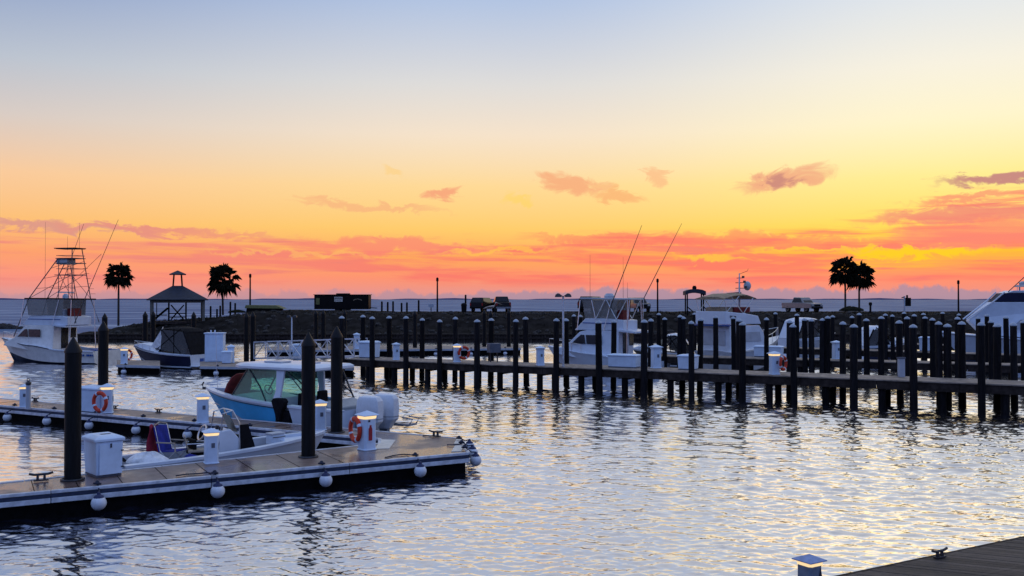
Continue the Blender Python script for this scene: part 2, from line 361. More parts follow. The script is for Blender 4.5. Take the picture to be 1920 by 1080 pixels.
ORD = ['first', 'second', 'third', 'fourth', 'fifth', 'sixth', 'seventh', 'eighth', 'ninth', 'tenth', 'eleventh', 'twelfth', 'thirteenth', 'fourteenth', 'fifteenth', 'sixteenth', 'seventeenth', 'eighteenth', 'nineteenth', 'twentieth', 'twenty-first', 'twenty-second']
def yaw(v): return math.atan2(v.y, v.x)
def rot90(v): return Vector((-v.y, v.x, 0))

# ------------------------------------------------------------------ water, far shore, land
# one sheet of water: real ripples in the harbour, plain out at sea; the grid is finer where ripples are near
import numpy as np
def water_mesh():
    rg = np.random.default_rng(4)
    dense = np.radians(np.linspace(-43, 43, 1001)); coarse = np.radians(np.linspace(43, 317, 61))[1:-1]
    az_ = np.concatenate([dense, coarse]); na_ = len(az_)
    rad = np.concatenate([[.5, 3.0, 6.0], np.exp(np.linspace(math.log(10.0), math.log(112.0), 1000)), [160, 260, 500, 1200, 3500, 9000, 24000]]); nr_ = len(rad)
    RR, AA = np.meshgrid(rad, az_, indexing='ij'); x = RR * np.sin(AA); y = RR * np.cos(AA); z = np.zeros_like(x)
    step_ = RR * math.log(112 / 10.0) / 1000
    for i_ in range(96):
        lam = .11 * (1.9 / .11) ** ((i_ + rg.random()) / 96); th = rg.normal(0, .55) + .15; kk = 2 * math.pi / lam
        slope = .027 if lam < .30 else (.019 if lam < .6 else .007)
        wgt = np.clip(lam / step_ / 3.0 - .6, 0, 1)
        if lam > .3: wgt = wgt * (1 + 2.6 * np.clip((RR - 18) / 32, 0, 1))
        z += wgt * slope / kk * np.sin(kk * (x * math.sin(th) + y * math.cos(th)) + rg.random() * 6.283)
    pt = np.zeros_like(x)
    for i_ in range(9):
        lam = rg.uniform(9, 30); th = rg.uniform(0, 3.14); pt += np.sin(2 * math.pi / lam * (x * .45 * math.sin(th) + y * math.cos(th)) + rg.random() * 6.283)
    amp = .9 + .16 * pt
    sm_ = lambda v, a, b: (lambda q: q * q * (3 - 2 * q))(np.clip((v - a) / (b - a), 0, 1))
    shel = 1 - .55 * sm_(-x, 5.5, 9.5) * sm_(y, 21, 23.5) * (1 - sm_(y, 30, 36))     # sheltered water inside the docks
    z *= np.clip(amp, .4, 1.35) * (.72 + .28 * np.clip((RR - 16) / 16, 0, 1)) * shel * sm_(RR, 6.5, 10) * (1 - sm_(RR, 90, 110)) * (1 - sm_(np.abs(np.where(AA > math.pi, AA - 2 * math.pi, AA)), math.radians(39), math.radians(43)))
    co = np.stack([x, y, z], -1).reshape(-1, 3).astype(np.float32)
    a_ = np.arange(nr_ - 1)[:, None] * na_ + np.arange(na_)[None, :]; b_ = np.arange(nr_ - 1)[:, None] * na_ + (np.arange(na_)[None, :] + 1) % na_
    q = np.stack([a_, a_ + na_, b_ + na_, b_], -1).reshape(-1, 4)[:, ::-1].astype(np.int32)
    me = bpy.data.meshes.new('water'); me.vertices.add(len(co)); me.vertices.foreach_set('co', co.ravel())
    me.loops.add(q.size); me.loops.foreach_set('vertex_index', q.ravel()); me.polygons.add(len(q))
    me.polygons.foreach_set('loop_start', np.arange(0, q.size, 4, dtype=np.int32)); me.polygons.foreach_set('use_smooth', np.ones(len(q), dtype=bool))
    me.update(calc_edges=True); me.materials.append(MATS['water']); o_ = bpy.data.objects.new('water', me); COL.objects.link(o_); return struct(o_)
water_mesh()

m = MB(); rs = []
for i in range(161):
    a = R(-40 + 80 * i / 160); d = 9000.0; x, y = d * math.sin(a), d * math.cos(a)
    hh = 6 + 4 * math.sin(i * .37) + 3 * math.sin(i * 1.13 + 1) + random.random() * 2
    rs.append([(x, y, -2), (x, y, max(.5, hh)), (x * 1.05, y * 1.05, max(.5, hh) + 2), (x * 1.06, y * 1.06, -2)])
m.rings(rs); struct(m.build('far_shore', 'shore'))

def interp(x, tab):
    if x <= tab[0][0]: return tab[0][1]
    for (a, b), (c_, d_) in zip(tab, tab[1:]):
        if x <= c_: t = (x - a) / (c_ - a); t = t * t * (3 - 2 * t); return b + (d_ - b) * t
    return tab[-1][1]
CREST = [(-55, -.6), (-50, .3), (-46, 1.4), (-42, 2.0), (-35, 2.4), (-30, 3.15), (-22, 3.1), (-15, 2.95), (150, 2.95)]
Y0 = 100.0
def zland(x, y):
    cr = interp(x, CREST); b = min(.75, cr)
    prof = [(Y0, b), (Y0 + 1.6, b + .05), (Y0 + 9.5, max(b, cr - .15)), (Y0 + 13, cr), (Y0 + 25, cr), (Y0 + 36, -1.2)]
    return interp(y, prof)
m = MB(); nx, ny = 330, 60; vs = []; fs = []
for i in range(nx + 1):
    x = -56 + 176 * i / nx
    for j in range(ny + 1):
        y = Y0 + .02 + 37 * j / ny; w_ = min(1, max(0, (y - Y0 - 2) / 3)) * (1.0 if y < Y0 + 12 else .35)
        z = zland(x, y) + w_ * ((random.random() - .5) * .26 + .12 * math.sin(x * .9 + y * 1.7) * math.sin(x * .31 - y))
        vs.append((x + (random.random() - .5) * .2, y, z))
for i in range(nx):
    for j in range(ny):
        a = i * (ny + 1) + j; fs.append((a, a + ny + 1, a + ny + 2, a + 1))
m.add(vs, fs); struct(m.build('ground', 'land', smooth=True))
# bulkhead of upright boards with a cap timber
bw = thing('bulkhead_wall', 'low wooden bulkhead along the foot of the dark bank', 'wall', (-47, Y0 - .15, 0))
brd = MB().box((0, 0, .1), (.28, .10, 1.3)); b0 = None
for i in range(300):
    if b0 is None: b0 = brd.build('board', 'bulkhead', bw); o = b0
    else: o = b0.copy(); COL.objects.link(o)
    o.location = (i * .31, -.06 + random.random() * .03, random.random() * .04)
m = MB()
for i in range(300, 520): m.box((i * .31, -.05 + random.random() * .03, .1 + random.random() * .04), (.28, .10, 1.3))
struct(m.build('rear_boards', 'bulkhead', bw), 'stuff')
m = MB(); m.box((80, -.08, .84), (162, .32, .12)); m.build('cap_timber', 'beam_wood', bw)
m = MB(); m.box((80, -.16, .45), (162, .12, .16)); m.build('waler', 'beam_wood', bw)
# riprap and weeds on the bank
def rockverts(r):
    mb = MB(); mb.sphere((0, 0, 0), r, 7, 5, (1.2, 1, .75))
    mb.v = [(x * random.uniform(.75, 1.2), y * random.uniform(.75, 1.2), z * random.uniform(.75, 1.2)) for x, y, z in mb.v]; return mb
m = MB()
for i in range(620):
    x = random.uniform(-46, 90); y = Y0 + random.uniform(1.2, 12.5); q = rockverts(random.uniform(.1, .36)); z = zland(x, y)
    m.add([(a + x, b + y, c_ + z) for a, b, c_ in q.v], q.f)
struct(m.build('riprap', 'rock'), 'stuff')
m = MB()
for i in range(5200):
    x = random.uniform(-46, 92); y = Y0 + random.choice((random.uniform(8, 13), random.uniform(1, 12), random.uniform(11, 14))); z = zland(x, y) - .03
    h_ = random.uniform(.10, .34) * (1.2 if random.random() < .1 else 1); a = random.random() * 3.14; w_ = .05
    m.add([(x - w_ * math.cos(a), y - w_ * math.sin(a), z), (x + w_ * math.cos(a), y + w_ * math.sin(a), z), (x + random.uniform(-.15, .15), y + random.uniform(-.15, .15), z + h_)], [(0, 1, 2)])
struct(m.build('bank_grass', 'weeds'), 'stuff')
for i, (px, sz) in enumerate([(4, .9), (17, .75), (28, .6), (39, .42)]):
    p = P(px, 617, 0); q = rockverts(sz); o = q.build('rock', 'rock'); o.location = (p.x, p.y, sz * .25)
    tag(o, ['big dark rock at the very left edge, behind the sportfishing boat bow', 'dark rock beside the biggest one at the left edge', 'third dark rock out from the left edge of the picture', 'smallest dark rock of the breakwater end at far left'][i], 'rock', 'breakwater rocks')

# ------------------------------------------------------------------ V-shaped floating dock
ZD = .55
l_n1 = lambda x: 929 - .0915 * x        # outer edge of the near leg, in photo rows
l_n2 = lambda x: 906 - .1045 * x        # its inner edge
l_f2 = lambda x: 760 + .0877 * x        # inner edge of the far leg
l_f1 = lambda x: 747 + .0870 * x        # its outer edge
def Q(fn, x, z=ZD): return P(x, fn(x), z)
XL = -260
c_n1a, c_n1b = Q(l_n1, XL), Q(l_n1, 878)
c_f1b, c_f1a = Q(l_f1, 862), Q(l_f1, XL)
c_f2a, c_f2b = Q(l_f2, XL), Q(l_f2, 712)
c_n2b, c_n2a = Q(l_n2, 712), Q(l_n2, XL)
poly = [c_n1a, c_n1b, c_f1b, c_f1a, c_f2a, c_f2b, c_n2b, c_n2a]
dock = thing('floating_dock', 'brown V-shaped floating dock with pale edge rails and black floats in the foreground', 'dock', (c_n1b.x, c_n1b.y, 0))
def rel(p, o): return Vector(p) - Vector(o.location)
def prel(ps, o): return [rel(p, o) for p in ps]
def tri_prism(mb, ps, z0, z1):
    mb.prism(ps, z0, z1)
def inset(poly_, d):
    n = len(poly_); out = []; a = sum(poly_[i].x * poly_[(i + 1) % n].y - poly_[(i + 1) % n].x * poly_[i].y for i in range(n)); sg = 1 if a > 0 else -1
    for i in range(n):
        p0, p1, p2 = poly_[i - 1], poly_[i], poly_[(i + 1) % n]
        e1, e2 = (p1 - p0).normalized(), (p2 - p1).normalized(); n1_, n2_ = rot90(e1) * sg, rot90(e2) * sg
        bs = (n1_ + n2_); bs = bs / max(.3, bs.dot(n1_)); out.append(p1 + bs * d)
    return out
def quads(ps):   # near leg, platform, far leg as convex pieces
    return [[ps[0], ps[1], ps[6], ps[7]], [ps[1], ps[2], ps[5], ps[6]], [ps[2], ps[3], ps[4], ps[5]]]
pr = prel(poly, dock); m = MB()
for q in quads(inset(pr, .02)): m.prism(q, .44, .55)
m.build('deck', 'deck_brown', dock)
m = MB()
for q in quads(inset(pr, .07)): m.prism(q, -.35, .438)
m.build('float', 'float_black', dock)
def edge_run(a, b, parent, seg=3.0, zt=.565):
    a, b = Vector(a), Vector(b); L_ = (b - a).length; n = max(1, round(L_ / seg)); t = (b - a).normalized(); w_ = rot90(t)
    ang = yaw(t); first = {}
    for i in range(n):
        ctr = a + t * (L_ * (i + .5) / n); ln = L_ / n - .012
        for nm, zz, hh, th, mt in (('edge_cap', zt - .035, .07, .10, 'alu'), ('rub_strip', zt - .115, .085, .055, 'rub_blue'), ('edge_rail', zt - .215, .11, .085, 'alu')):
            mm = MB().box((0, 0, 0), (ln, th, hh)); o = mm.build(nm, mt, parent, bevel=.012 if nm != 'rub_strip' else 0)
            o.location = (ctr.x, ctr.y, zz); o.rotation_euler = (0, 0, ang)
for a, b in ((0, 1), (1, 2), (2, 3), (4, 5), (5, 6), (6, 7)): edge_run(pr[a], pr[b], dock)
def seams(fa, fb, x0, x1, n):
    for i in range(n):
        px = x0 + (x1 - x0) * (i + .5) / n; a = rel(Q(fa, px), dock); d_ = rel(Q(fb, px), dock) - a; t_ = (c_n1b - c_n1a).normalized() if fa is l_n1 else (c_f1b - c_f1a).normalized()
        pd_ = rot90(t_); q_ = abs(d_.dot(pd_)); sg = 1 if d_.dot(pd_) > 0 else -1
        MB().bar(Vector((a.x, a.y, .551)) + pd_ * sg * .08, Vector((a.x, a.y, .551)) + pd_ * sg * (q_ - .08), .016, .006).build('deck_seam', 'float_black', dock)
seams(l_n1, l_n2, -60, 690, 9); seams(l_f2, l_f1, -60, 690, 11)
def plate_on(pxs, nm):
    MB().plate(prel([P(x, y, ZD + .008) for x, y in pxs], dock), .012).build(nm, 'plate_cream', dock)
plate_on([(702, 842), (730, 841), (742, 825), (715, 824)], 'gusset_plate')
plate_on([(846, 847), (865, 846), (869, 835), (854, 834)], 'corner_plate')
plate_on([(851, 832), (866, 832), (866, 822.5), (857, 822)], 'corner_plate')

def piling(label, p, z0=-2.2, top=3.76, r=.175, black=True):
    t = thing('dock_piling', label, 'piling', (p.x, p.y, 0), 0, 'tall black dock pilings with pointed caps')
    MB().lathe([(r, z0), (r, top - .34)], n=20).build('shaft', 'pile_black', t, True)
    MB().lathe([(r + .012, top - .36), (r + .014, top - .32), (.012, top)], n=20).build('cap', 'cap_black', t, True)
    return t
PIL1, PIL2, PIL3, PIL4 = P(136, 900, ZD), P(193, 771, ZD), P(578, 857, ZD), P(631, 811, ZD)
pile0 = piling('thickest black piling with pointed cap beside the white dock cabinet', PIL1)
dup(pile0, (PIL2.x, PIL2.y, .06), .3, 'tall black piling beside the orange life ring on the far dock leg')
dup(pile0, (PIL3.x, PIL3.y, .0), .6, 'black piling through the near dock leg in front of the blue boat stern')
dup(pile0, (PIL4.x, PIL4.y, .03), .9, 'black piling on the far dock leg just left of the outboard engines')
for p in (PIL1, PIL2, PIL3, PIL4):   # pile guide hoops belong to the dock
    MB().torus(rel((p.x, p.y, ZD + .02), dock), .23, .03, (0, 0, 1), 20, 6).build('pile_guide', 'steel_dark', dock, True)

# ------------------------------------------------------------------ small dock furniture
def pedestal(label, p, rz=0.4, s=1.0, ext=False, lit=True, bm='plastic_white', cm='plastic_white'):
    t = thing('power_pedestal', label, 'power pedestal', p, rz, 'white dock power pedestals')
    hw = .19
    ch = .05
    oct_ = lambda w: [(w - ch, -w), (w, -w + ch), (w, w - ch), (w - ch, w), (-w + ch, w), (-w, w - ch), (-w, -w + ch), (-w + ch, -w)]
    m_ = MB(); m_.rings([[(x, y, z) for x, y in oct_(w)] for w, z in ((hw + .02, 0), (hw + .02, .03), (hw, .035), (hw - .005, .84))]); m_.build('body', bm, t, bevel=.008)
    MB().rings([[(x, y, z) for x, y in oct_(w)] for w, z in ((hw + .005, .845), (hw + .02, .925))]).build('lamp', 'lamp_glow' if lit else 'plastic_white', t)
    MB().rings([[(sx * w, sy * w, z) for sx, sy in ((-1, -1), (1, -1), (1, 1), (-1, 1))] for w, z in ((hw + .055, .926), (hw + .055, .945), (.01, 1.05))]).build('cap', cm, t)
    if ext:
        b = MB().box((-.03, -hw - .004, .47), (.16, .008, .5)).build('sign_frame', 'plastic_white', t)
        e = MB()
        e.plate([(-.085, -hw - .014, .27), (.03, -hw - .014, .27), (.03, -hw - .014, .58), (.005, -hw - .014, .63), (.005, -hw - .014, .68), (-.05, -hw - .014, .68), (-.05, -hw - .014, .63), (-.085, -hw - .014, .58)], .01); e.build('extinguisher_picture', 'red_paint', b)
        MB().box((-.06, -hw - .008, .79), (.05, .02, .05)).build('socket', 'letter_dark', t)
    else:
        MB().box((.02, -hw - .004, .55), (.1, .01, .14), 0).build('outlet_panel', 'plastic_dark', t)
        MB().box((hw + .004, 0, .5), (.012, .14, .2), 0).build('outlet_panel', 'plastic_dark', t)
    t.scale = (s, s, s)
    return t
pedestal('white power pedestal with red extinguisher picture near the dock point', P(688, 843, ZD + .002), .75, 1.0, True)
pedestal('white power pedestal in front of the skiff console', P(396, 868, ZD + .002), .5, .82)
pedestal('white power pedestal below the blue boat bow', P(380, 792, ZD + .002), .45, .92)
pedestal('white power pedestal half hidden behind the middle black piling', P(600, 806, ZD + .002), .4, .9)
pedestal('white power pedestal with an orange life ring beside the far dock locker', P(201, 774, ZD + .002), .3, 1.0)
pedestal('slim white power pedestal beside the standpipe at far left', P(46, 763, ZD + .002), .3, .82)

def life_ring(label, p, axis, R_=.29):
    t = thing('life_ring', label, 'life ring', p, 0, 'orange life rings hung on pedestals')
    MB().torus((0, 0, 0), R_, .072, axis, 28, 10, flat=.8).build('ring', 'ring_red', t, True)
    for i in range(4):
        a = R(20 + 90 * i); MB().torus((0, 0, 0), R_, .077, axis, 4, 10, a, a + R(13), .82).build('band', 'plastic_white', t, True)
    return t
p = P(688, 843, ZD); life_ring('orange life ring on the pedestal with the extinguisher picture', (p.x - .33, p.y + .06, ZD + .53), (-.8, -.55, 0))
p = P(190, 777.5, ZD); life_ring('orange life ring on the far dock leg in front of the locker', (p.x, p.y - .12, ZD + .46), (-.45, -.9, 0), .31)

def fender(label, p, rope_to, s=1.0):
    t = thing('ball_fender', label, 'fender', (p.x, p.y, p.z), 0, 'white ball fenders along the dock edges'); r = .158 * s
    MB().sphere((0, 0, 0), r, 18, 12).build('ball', 'fender_white', t, True)
    MB().lathe([(r * .72, r * .66), (r * .6, r * .95), (r * .28, r * 1.15), (r * .2, r * 1.45), (.01, r * 1.5)], n=12).build('collar', 'fender_blue', t, True)
    q = Vector(rope_to) - p
    MB().tube([(0, 0, r * 1.4), q * .5 + Vector((.03, 0, .06)), q + Vector((0, 0, .03))], .018).build('rope', 'rope_dark', t, True)
    a = MB(); a.torus(q + Vector((0, 0, .02)), .07, .022, (0, .3, 1), 10, 6); a.sphere(q + Vector((0, 0, .04)), .05, 8, 6); a.build('knot', 'rope_dark', t, True)
    return t
def on_edge(fn, px, out, z): return Q(fn, px, z if False else ZD) 
nd = (c_n1b - c_n1a).normalized(); n_out = -rot90(nd)
fd = (c_f2b - c_f2a).normalized(); f_out = -rot90(fd)
for i, px in enumerate((183, 404, 605, 781)):
    e = Q(l_n1, px); c_ = e + n_out * .24; c_.z = .24
    fender(['leftmost white ball fender on the near dock edge', 'white ball fender on the near dock edge below the skiff console pedestal', 'white ball fender on the near dock edge right of the middle piling', 'rightmost white ball fender on the near dock side, left of the point'][i], c_, e + Vector((0, 0, .03)) - n_out * .08)
for i, px in enumerate((24, 98, 177, 265, 361, 465)):
    e = Q(l_f2, px); c_ = e + f_out * .22; c_.z = .16
    fender(ORD[i] + ' white ball fender from the left on the inner edge of the far dock leg', c_, e + Vector((0, 0, .03)) - f_out * .08, .95)
ed = (c_f1b - c_n1b).normalized(); e_out = -rot90(ed)
for i, (t_, zz) in enumerate(((.16, .27), (.5, .33), (.82, .36))):
    e = c_n1b + (c_f1b - c_n1b) * t_; c_ = e + e_out * .24; c_.z = zz
    fender(['white ball fender on the dock point nearest the camera', 'middle ball fender of three on the dock point', 'farthest ball fender of three on the dock point'][i], c_, e + Vector((0, 0, .06)) - e_out * .06)

def cleat(label, p, ang, s=1.0):
    t = thing('dock_cleat', label, 'cleat', p, ang, 'dark mooring cleats'); t.scale = (s, s, s)
    MB().box((0, 0, .02), (.26, .1, .03)).box((-.06, 0, .075), (.05, .06, .09), 0, .8).box((.06, 0, .075), (.05, .06, .09), 0, .8).build('base', 'steel_dark', t, bevel=.006)
    MB().tube([(-.21, 0, .155), (-.12, 0, .13), (.12, 0, .13), (.21, 0, .155)], .024, 8).build('horns', 'steel_dark', t, True)
    return t
na, fa = yaw(nd), yaw(fd)
cleat('dark mooring cleat on the near dock left of the thickest piling', P(77, 902, ZD + .012), na, 1.15)
cleat('small dark cleat right of the slim pedestal at far left', P(66, 753, ZD + .012), fa, 1.0)
cleat('small dark cleat on the far dock leg right of the life ring', P(215, 767, ZD + .012), fa, .9)
cleat('small dark cleat on the far dock edge left of the blue boat', P(297, 774, ZD + .012), fa, .9)
cleat('dark cleat with rope on the far edge of the dock point', P(817, 818.8, ZD + .012), fa, 1.1)
def rope(label, pts, r=.016):
    pts = [Vector(p_) for p_ in pts]; o0 = pts[0]; o = MB().tube([p_ - o0 for p_ in pts], r).build('mooring_rope', 'rope_dark', None, True); o.location = o0
    return tag(o, label, 'rope', 'mooring ropes on the dock')
rope('dark rope lying beside the cleat at the far edge of the dock point', [P(793, 815.8, ZD + .02), P(800, 816.5, ZD + .03), P(806, 817, ZD + .02), P(814, 818, ZD + .05)])
rope('dark rope lying on the dock left of the rightmost near-edge fender', [P(722, 858, ZD + .02), P(738, 854, ZD + .02), P(752, 852, ZD + .03), P(764, 852, ZD + .02), P(772, 853, ZD + .06)])
rope('dark rope crossing the pale corner plates on the dock point', [P(838, 834, ZD + .03), P(850, 834, ZD + .035), P(860, 833, ZD + .035), P(867, 831, ZD + .05)])
rope('dark rope lying along the near dock edge left of the second fender', [P(330, 892, ZD + .03), P(350, 889, ZD + .025), P(372, 888, ZD + .025), P(390, 886, ZD + .03), P(402, 889, ZD + .06)])

def dock_box(label, corner, dirx, w, d, h, name='dock_box', door=True):
    """corner = nearest bottom corner; front face runs from it along dirx, depth goes away from the camera"""
    t = thing(name, label, 'dock box', corner, yaw(dirx), 'white fibreglass dock boxes')
    MB().box((w / 2, d / 2, .02), (w - .06, d - .06, .04)).build('base', 'plastic_dark', t)
    m_ = MB(); m_.rings([[(x, y, z) for x, y in ((k_, k_), (w - k_, k_), (w - k_, d - k_), (k_, d - k_))] for k_, z in ((.03, .04), (0, h * .86))]); m_.build('body', 'plastic_white', t, bevel=.02)
    e = .035; m_ = MB()
    m_.rings([[(x, y, z) for x, y in ((-e + k_, -e + k_), (w + e - k_, -e + k_), (w + e - k_, d + e - k_), (-e + k_, d + e - k_))] for k_, z in ((0, h * .865), (0, h * .93), (.05, h * .965), (.16 * min(1, d), h))]); m_.build('lid', 'plastic_white', t, bevel=.012)
    if door:
        dr = MB().box((w * .54, -.008, h * .43), (w * .82, .014, h * .74)).build('door', 'plastic_white', t, bevel=.005)
        MB().box((w * .54, -.024, h * .76), (.035, .018, .09)).build('latch', 'letter_dark', dr)
        for z_ in (.22, .62): MB().box((w * .95, -.02, h * z_), (.06, .014, .03)).build('hinge', 'letter_dark', dr)
        MB().box((w * .55, d * .45, h * 1.0), (.22, .14, .012)).build('lid_handle', 'plastic_dark', t)
    return t
dock_box('white dock cabinet with latched door beside the thickest black piling', P(179, 897, ZD + .004), Vector((math.cos(R(43)), math.sin(R(43)), 0)), .62, .8, .93)
dock_box('white locker on the far dock leg behind the orange life ring', P(150, 773, ZD + .004), fd, .9, .6, .95, door=False)

# standpipe at far left
p = P(53, 766, ZD); sp_ = thing('standpipe', 'grey standpipe with black valve cap at far left of the dock', 'standpipe', p, 0)
MB().lathe([(.085, 0), (.085, .86)], n=14).build('pipe', 'gel_grey', sp_, True)
MB().lathe([(.07, .86), (.1, .9), (.1, .96), (.05, 1.0), (.04, 1.04)], n=12).build('valve', 'steel_dark', sp_, True)
MB().torus((0, 0, 1.07), .05, .014, (0, 1, .2), 12, 6).build('handwheel', 'steel_dark', sp_, True)

# ------------------------------------------------------------------ boats
def sm(t): t = max(0, min(1, t)); return t * t * (3 - 2 * t)
class Hull:
    def __init__(s, L, B, zs, zb, rake=1.0, draft=.35, zc=.12, p=2.3, tran=.94, flare=.3, sheer_pow=1.7, dip=None):
        s.L, s.B, s.zs, s.zb, s.rake, s.draft, s.zc, s.p, s.tran, s.flare, s.sp, s.dip = L, B, zs, zb, rake, draft, zc, p, tran, flare, sheer_pow, dip
    def z(s, t): 
        if s.dip: return s.dip[0] + 0 if False else interp(t, s.dip)
        return s.zs + (s.zb - s.zs) * max(0, t) ** s.sp
    def hb(s, t):
        q = max(0, (t - .3) / .7); return s.B / 2 * (s.tran + (1 - s.tran) * sm(t / .3)) * max(0.0, 1 - q ** s.p) if t < 1 else 0.0
    def sec(s, t):
        zs, b = s.z(t), s.hb(t); q = max(0, (t - .35) / .65)
        bc = b * (.88 - s.flare * q ** 1.2); zc = s.zc + (zs - s.zc) * .38 * q ** 2
        bm = bc + (b - bc) * .38; zm = zc + (zs - zc) * .55
        zk = -s.draft + (s.draft + .02) * sm((t - .6) / .4)
        L = s.L; return [(t * (L - s.rake), 0, zk), (t * (L - .62 * s.rake), bc, zc), (t * (L - .28 * s.rake), bm, zm), (t * L, b, zs)]
    def at(s, x, inset_=0.0, dz=0.0): t = x / s.L; return Vector((x, max(0, s.hb(t) - inset_), s.z(t) + dz))
    def ts(s, a=0.0, b=1.0, n=16): return [a + (b - a) * (i / n) for i in range(n + 1)]
    def side(s, mb, a=0.0, b=1.0, lo=1, hi=3, n=16, out=0.0, sides=(1, -1), fr=None):
        for sg in sides:
            rings = []
            for t in s.ts(a, b, n):
                q = s.sec(t)[lo:hi + 1]
                if fr:  # strip between two fractions of the topsides
                    pc, pm, pt = [Vector(v) for v in s.sec(t)[1:]]
                    ev = lambda f: (pc.lerp(pm, f / .55) if f < .55 else pm.lerp(pt, (f - .55) / .45))
                    q = [ev(fr[0]), ev((fr[0] + fr[1]) / 2), ev(fr[1])]
                rings.append([(v[0] + (out if t > .98 else 0), sg * (v[1] + out), v[2]) for v in q])
            mb.rings(rings, closed=False)
        return mb
    def transom(s, mb, x=0.0):
        q = s.sec(0.0); pts = [(x, v[1], v[2]) for v in q] + [(x, -v[1], v[2]) for v in reversed(q[1:])]
        return mb.add(pts, [tuple(range(len(pts)))])
    def deck(s, mb, a, b, ins=.0, dz=0.0, crown=.05, n=10):
        rings = []
        for t in s.ts(a, b, n):
            h, z = max(.005, s.hb(t) - ins), s.z(t) + dz; rings.append([(t * s.L, h, z), (t * s.L, h * .5, z + crown * .7), (t * s.L, 0, z + crown), (t * s.L, -h * .5, z + crown * .7), (t * s.L, -h, z)])
        return mb.rings(rings, closed=False)
    def gunwale(s, mb, a, b, w=.2, th=.05, n=12, out=.03):
        for sg in (1, -1):
            rings = []
            for t in s.ts(a, b, n):
                h, z = s.hb(t), s.z(t); rings.append([(t * s.L, sg * (h + out), z - th), (t * s.L, sg * (h + out), z + .02), (t * s.L, sg * max(.0, h - w), z + .025), (t * s.L, sg * max(.0, h - w), z - th)])
            mb.rings(rings)
        return mb
    def well(s, mb, a, b, zf, w=.2, n=8):    # cockpit floor and inner walls
        L_ = []; 
        for t in s.ts(a, b, n): L_.append([(t * s.L, max(.02, s.hb(t) - w), s.z(t)), (t * s.L, max(.02, s.hb(t) - w - .05), zf), (t * s.L, -max(.02, s.hb(t) - w - .05), zf), (t * s.L, -max(.02, s.hb(t) - w), s.z(t))])
        mb.rings(L_, closed=False)
        for r in (L_[0], L_[-1]): mb.add(r, [(0, 1, 2, 3)])
        return mb
def std_hull(t, h, mat_side, mat_bot='bottom_dark', rub='gel_white'):
    m_ = MB(); h.side(m_); h.transom(m_); hu = m_.build('hull', mat_side, t, True)
    m_ = MB(); h.side(m_, lo=0, hi=1); m_.build('bottom', mat_bot, t, True)
    m_ = MB(); h.side(m_, fr=(.93, 1.0), out=.02); m_.build('rub_rail', rub, t, True)
    return hu
def cabin(prof, wf, mb=None):      # side profile extruded to half width wf(x, z)
    mb = mb or MB(); n = len(prof)
    vs = [(x, wf(x, z), z) for x, z in prof] + [(x, -wf(x, z), z) for x, z in prof]
    return mb.add(vs, [tuple(range(n)), tuple(range(2 * n - 1, n - 1, -1))] + [(i, n + i, n + (i + 1) % n, (i + 1) % n) for i in range(n)])
def side_panel(prof, wf, off=.012, th=.012, sides=(1, -1)):
    mb = MB()
    for sg in sides: mb.plate([(x, sg * (wf(x, z) + off), z) for x, z in prof], th)
    return mb
def side_panels(name, m, par, prof, wf, off=.012, th=.012):
    for sg in (1, -1): side_panel(prof, wf, off, th, (sg,)).build(name, m, par)
def place(corner, head, B, side=1):   # corner = near stern corner at the waterline
    left_ = rot90(head); c_ = Vector(corner) - left_ * (B / 2) * side; c_.z = 0; return c_, yaw(head)
def rail(pts, posts, r=.014):
    mb = MB(); mb.tube(pts, r)
    for a, b in posts: mb.tube([a, b], r)
    return mb

# --- blue dual console with hardtop and twin outboards
fdir = (c_f1a - c_f1b).normalized(); fn_ = rot90(fdir) * -1
if fn_.y < 0: fn_ = -fn_
B_ = 2.7
corner = P(622, l_f1(622), ZD); corner.z = 0; corner += fn_ * .32
loc, rz = place(corner, fdir, B_)
LB = 7.45
blue = thing('motorboat', 'light blue motorboat with white hardtop, green glass and two outboards behind the dock', 'boat', loc, rz)
h = Hull(LB, B_, 1.0, 1.34, rake=1.1, zc=.06, p=2.6, flare=.26, sheer_pow=1.3)
xd0, xd1 = 2.15 / LB, 2.75 / LB
m_ = MB(); h.side(m_, xd1, 1.0); h.side(m_, 0.0, xd1, sides=(-1,)); m_.build('hull', 'gel_blue', blue, True)
m_ = MB(); h.side(m_, 0.0, xd0, sides=(1,), n=5); h.transom(m_); m_.build('aft_hull_side', 'gel_white', blue, True)
m_ = MB(); h.side(m_, lo=0, hi=1); m_.build('bottom', 'gel_blue', blue, True)
m_ = MB(); h.side(m_, xd1, 1.0, fr=(.9, 1.0), out=.018, sides=(1,)); h.side(m_, 0, 1, fr=(.9, 1.0), out=.018, sides=(-1,)); m_.build('sheer_band', 'gel_white', blue, True)
m_ = MB(); h.gunwale(m_, xd1, .985, .22); m_.build('gunwale', 'gel_white', blue, True)
m_ = MB(); h.gunwale(m_, .0, xd0, .24); m_.build('gunwale', 'gel_white', blue, True)
m_ = MB(); h.well(m_, .02, .72, .35, .24); m_.build('cockpit', 'gel_grey', blue)
m_ = MB(); h.well(m_, .72, .93, .75, .24); m_.build('bow_cockpit', 'gel_grey', blue)
m_ = MB(); h.deck(m_, .93, .995, .02, -.01, .02); m_.build('bow_deck', 'gel_white', blue, True)
m_ = MB(); h.side(m_, xd1, .985, fr=(.86, .885), out=.022, sides=(1,)); m_.build('rub_line', 'steel_dark', blue, True)
# side door: black block stands in for the shade inside the opening
MB().box((2.45, B_ / 2 - .32, .52), (.62, .5, .72)).build('door_shade', 'canvas_black', blue)
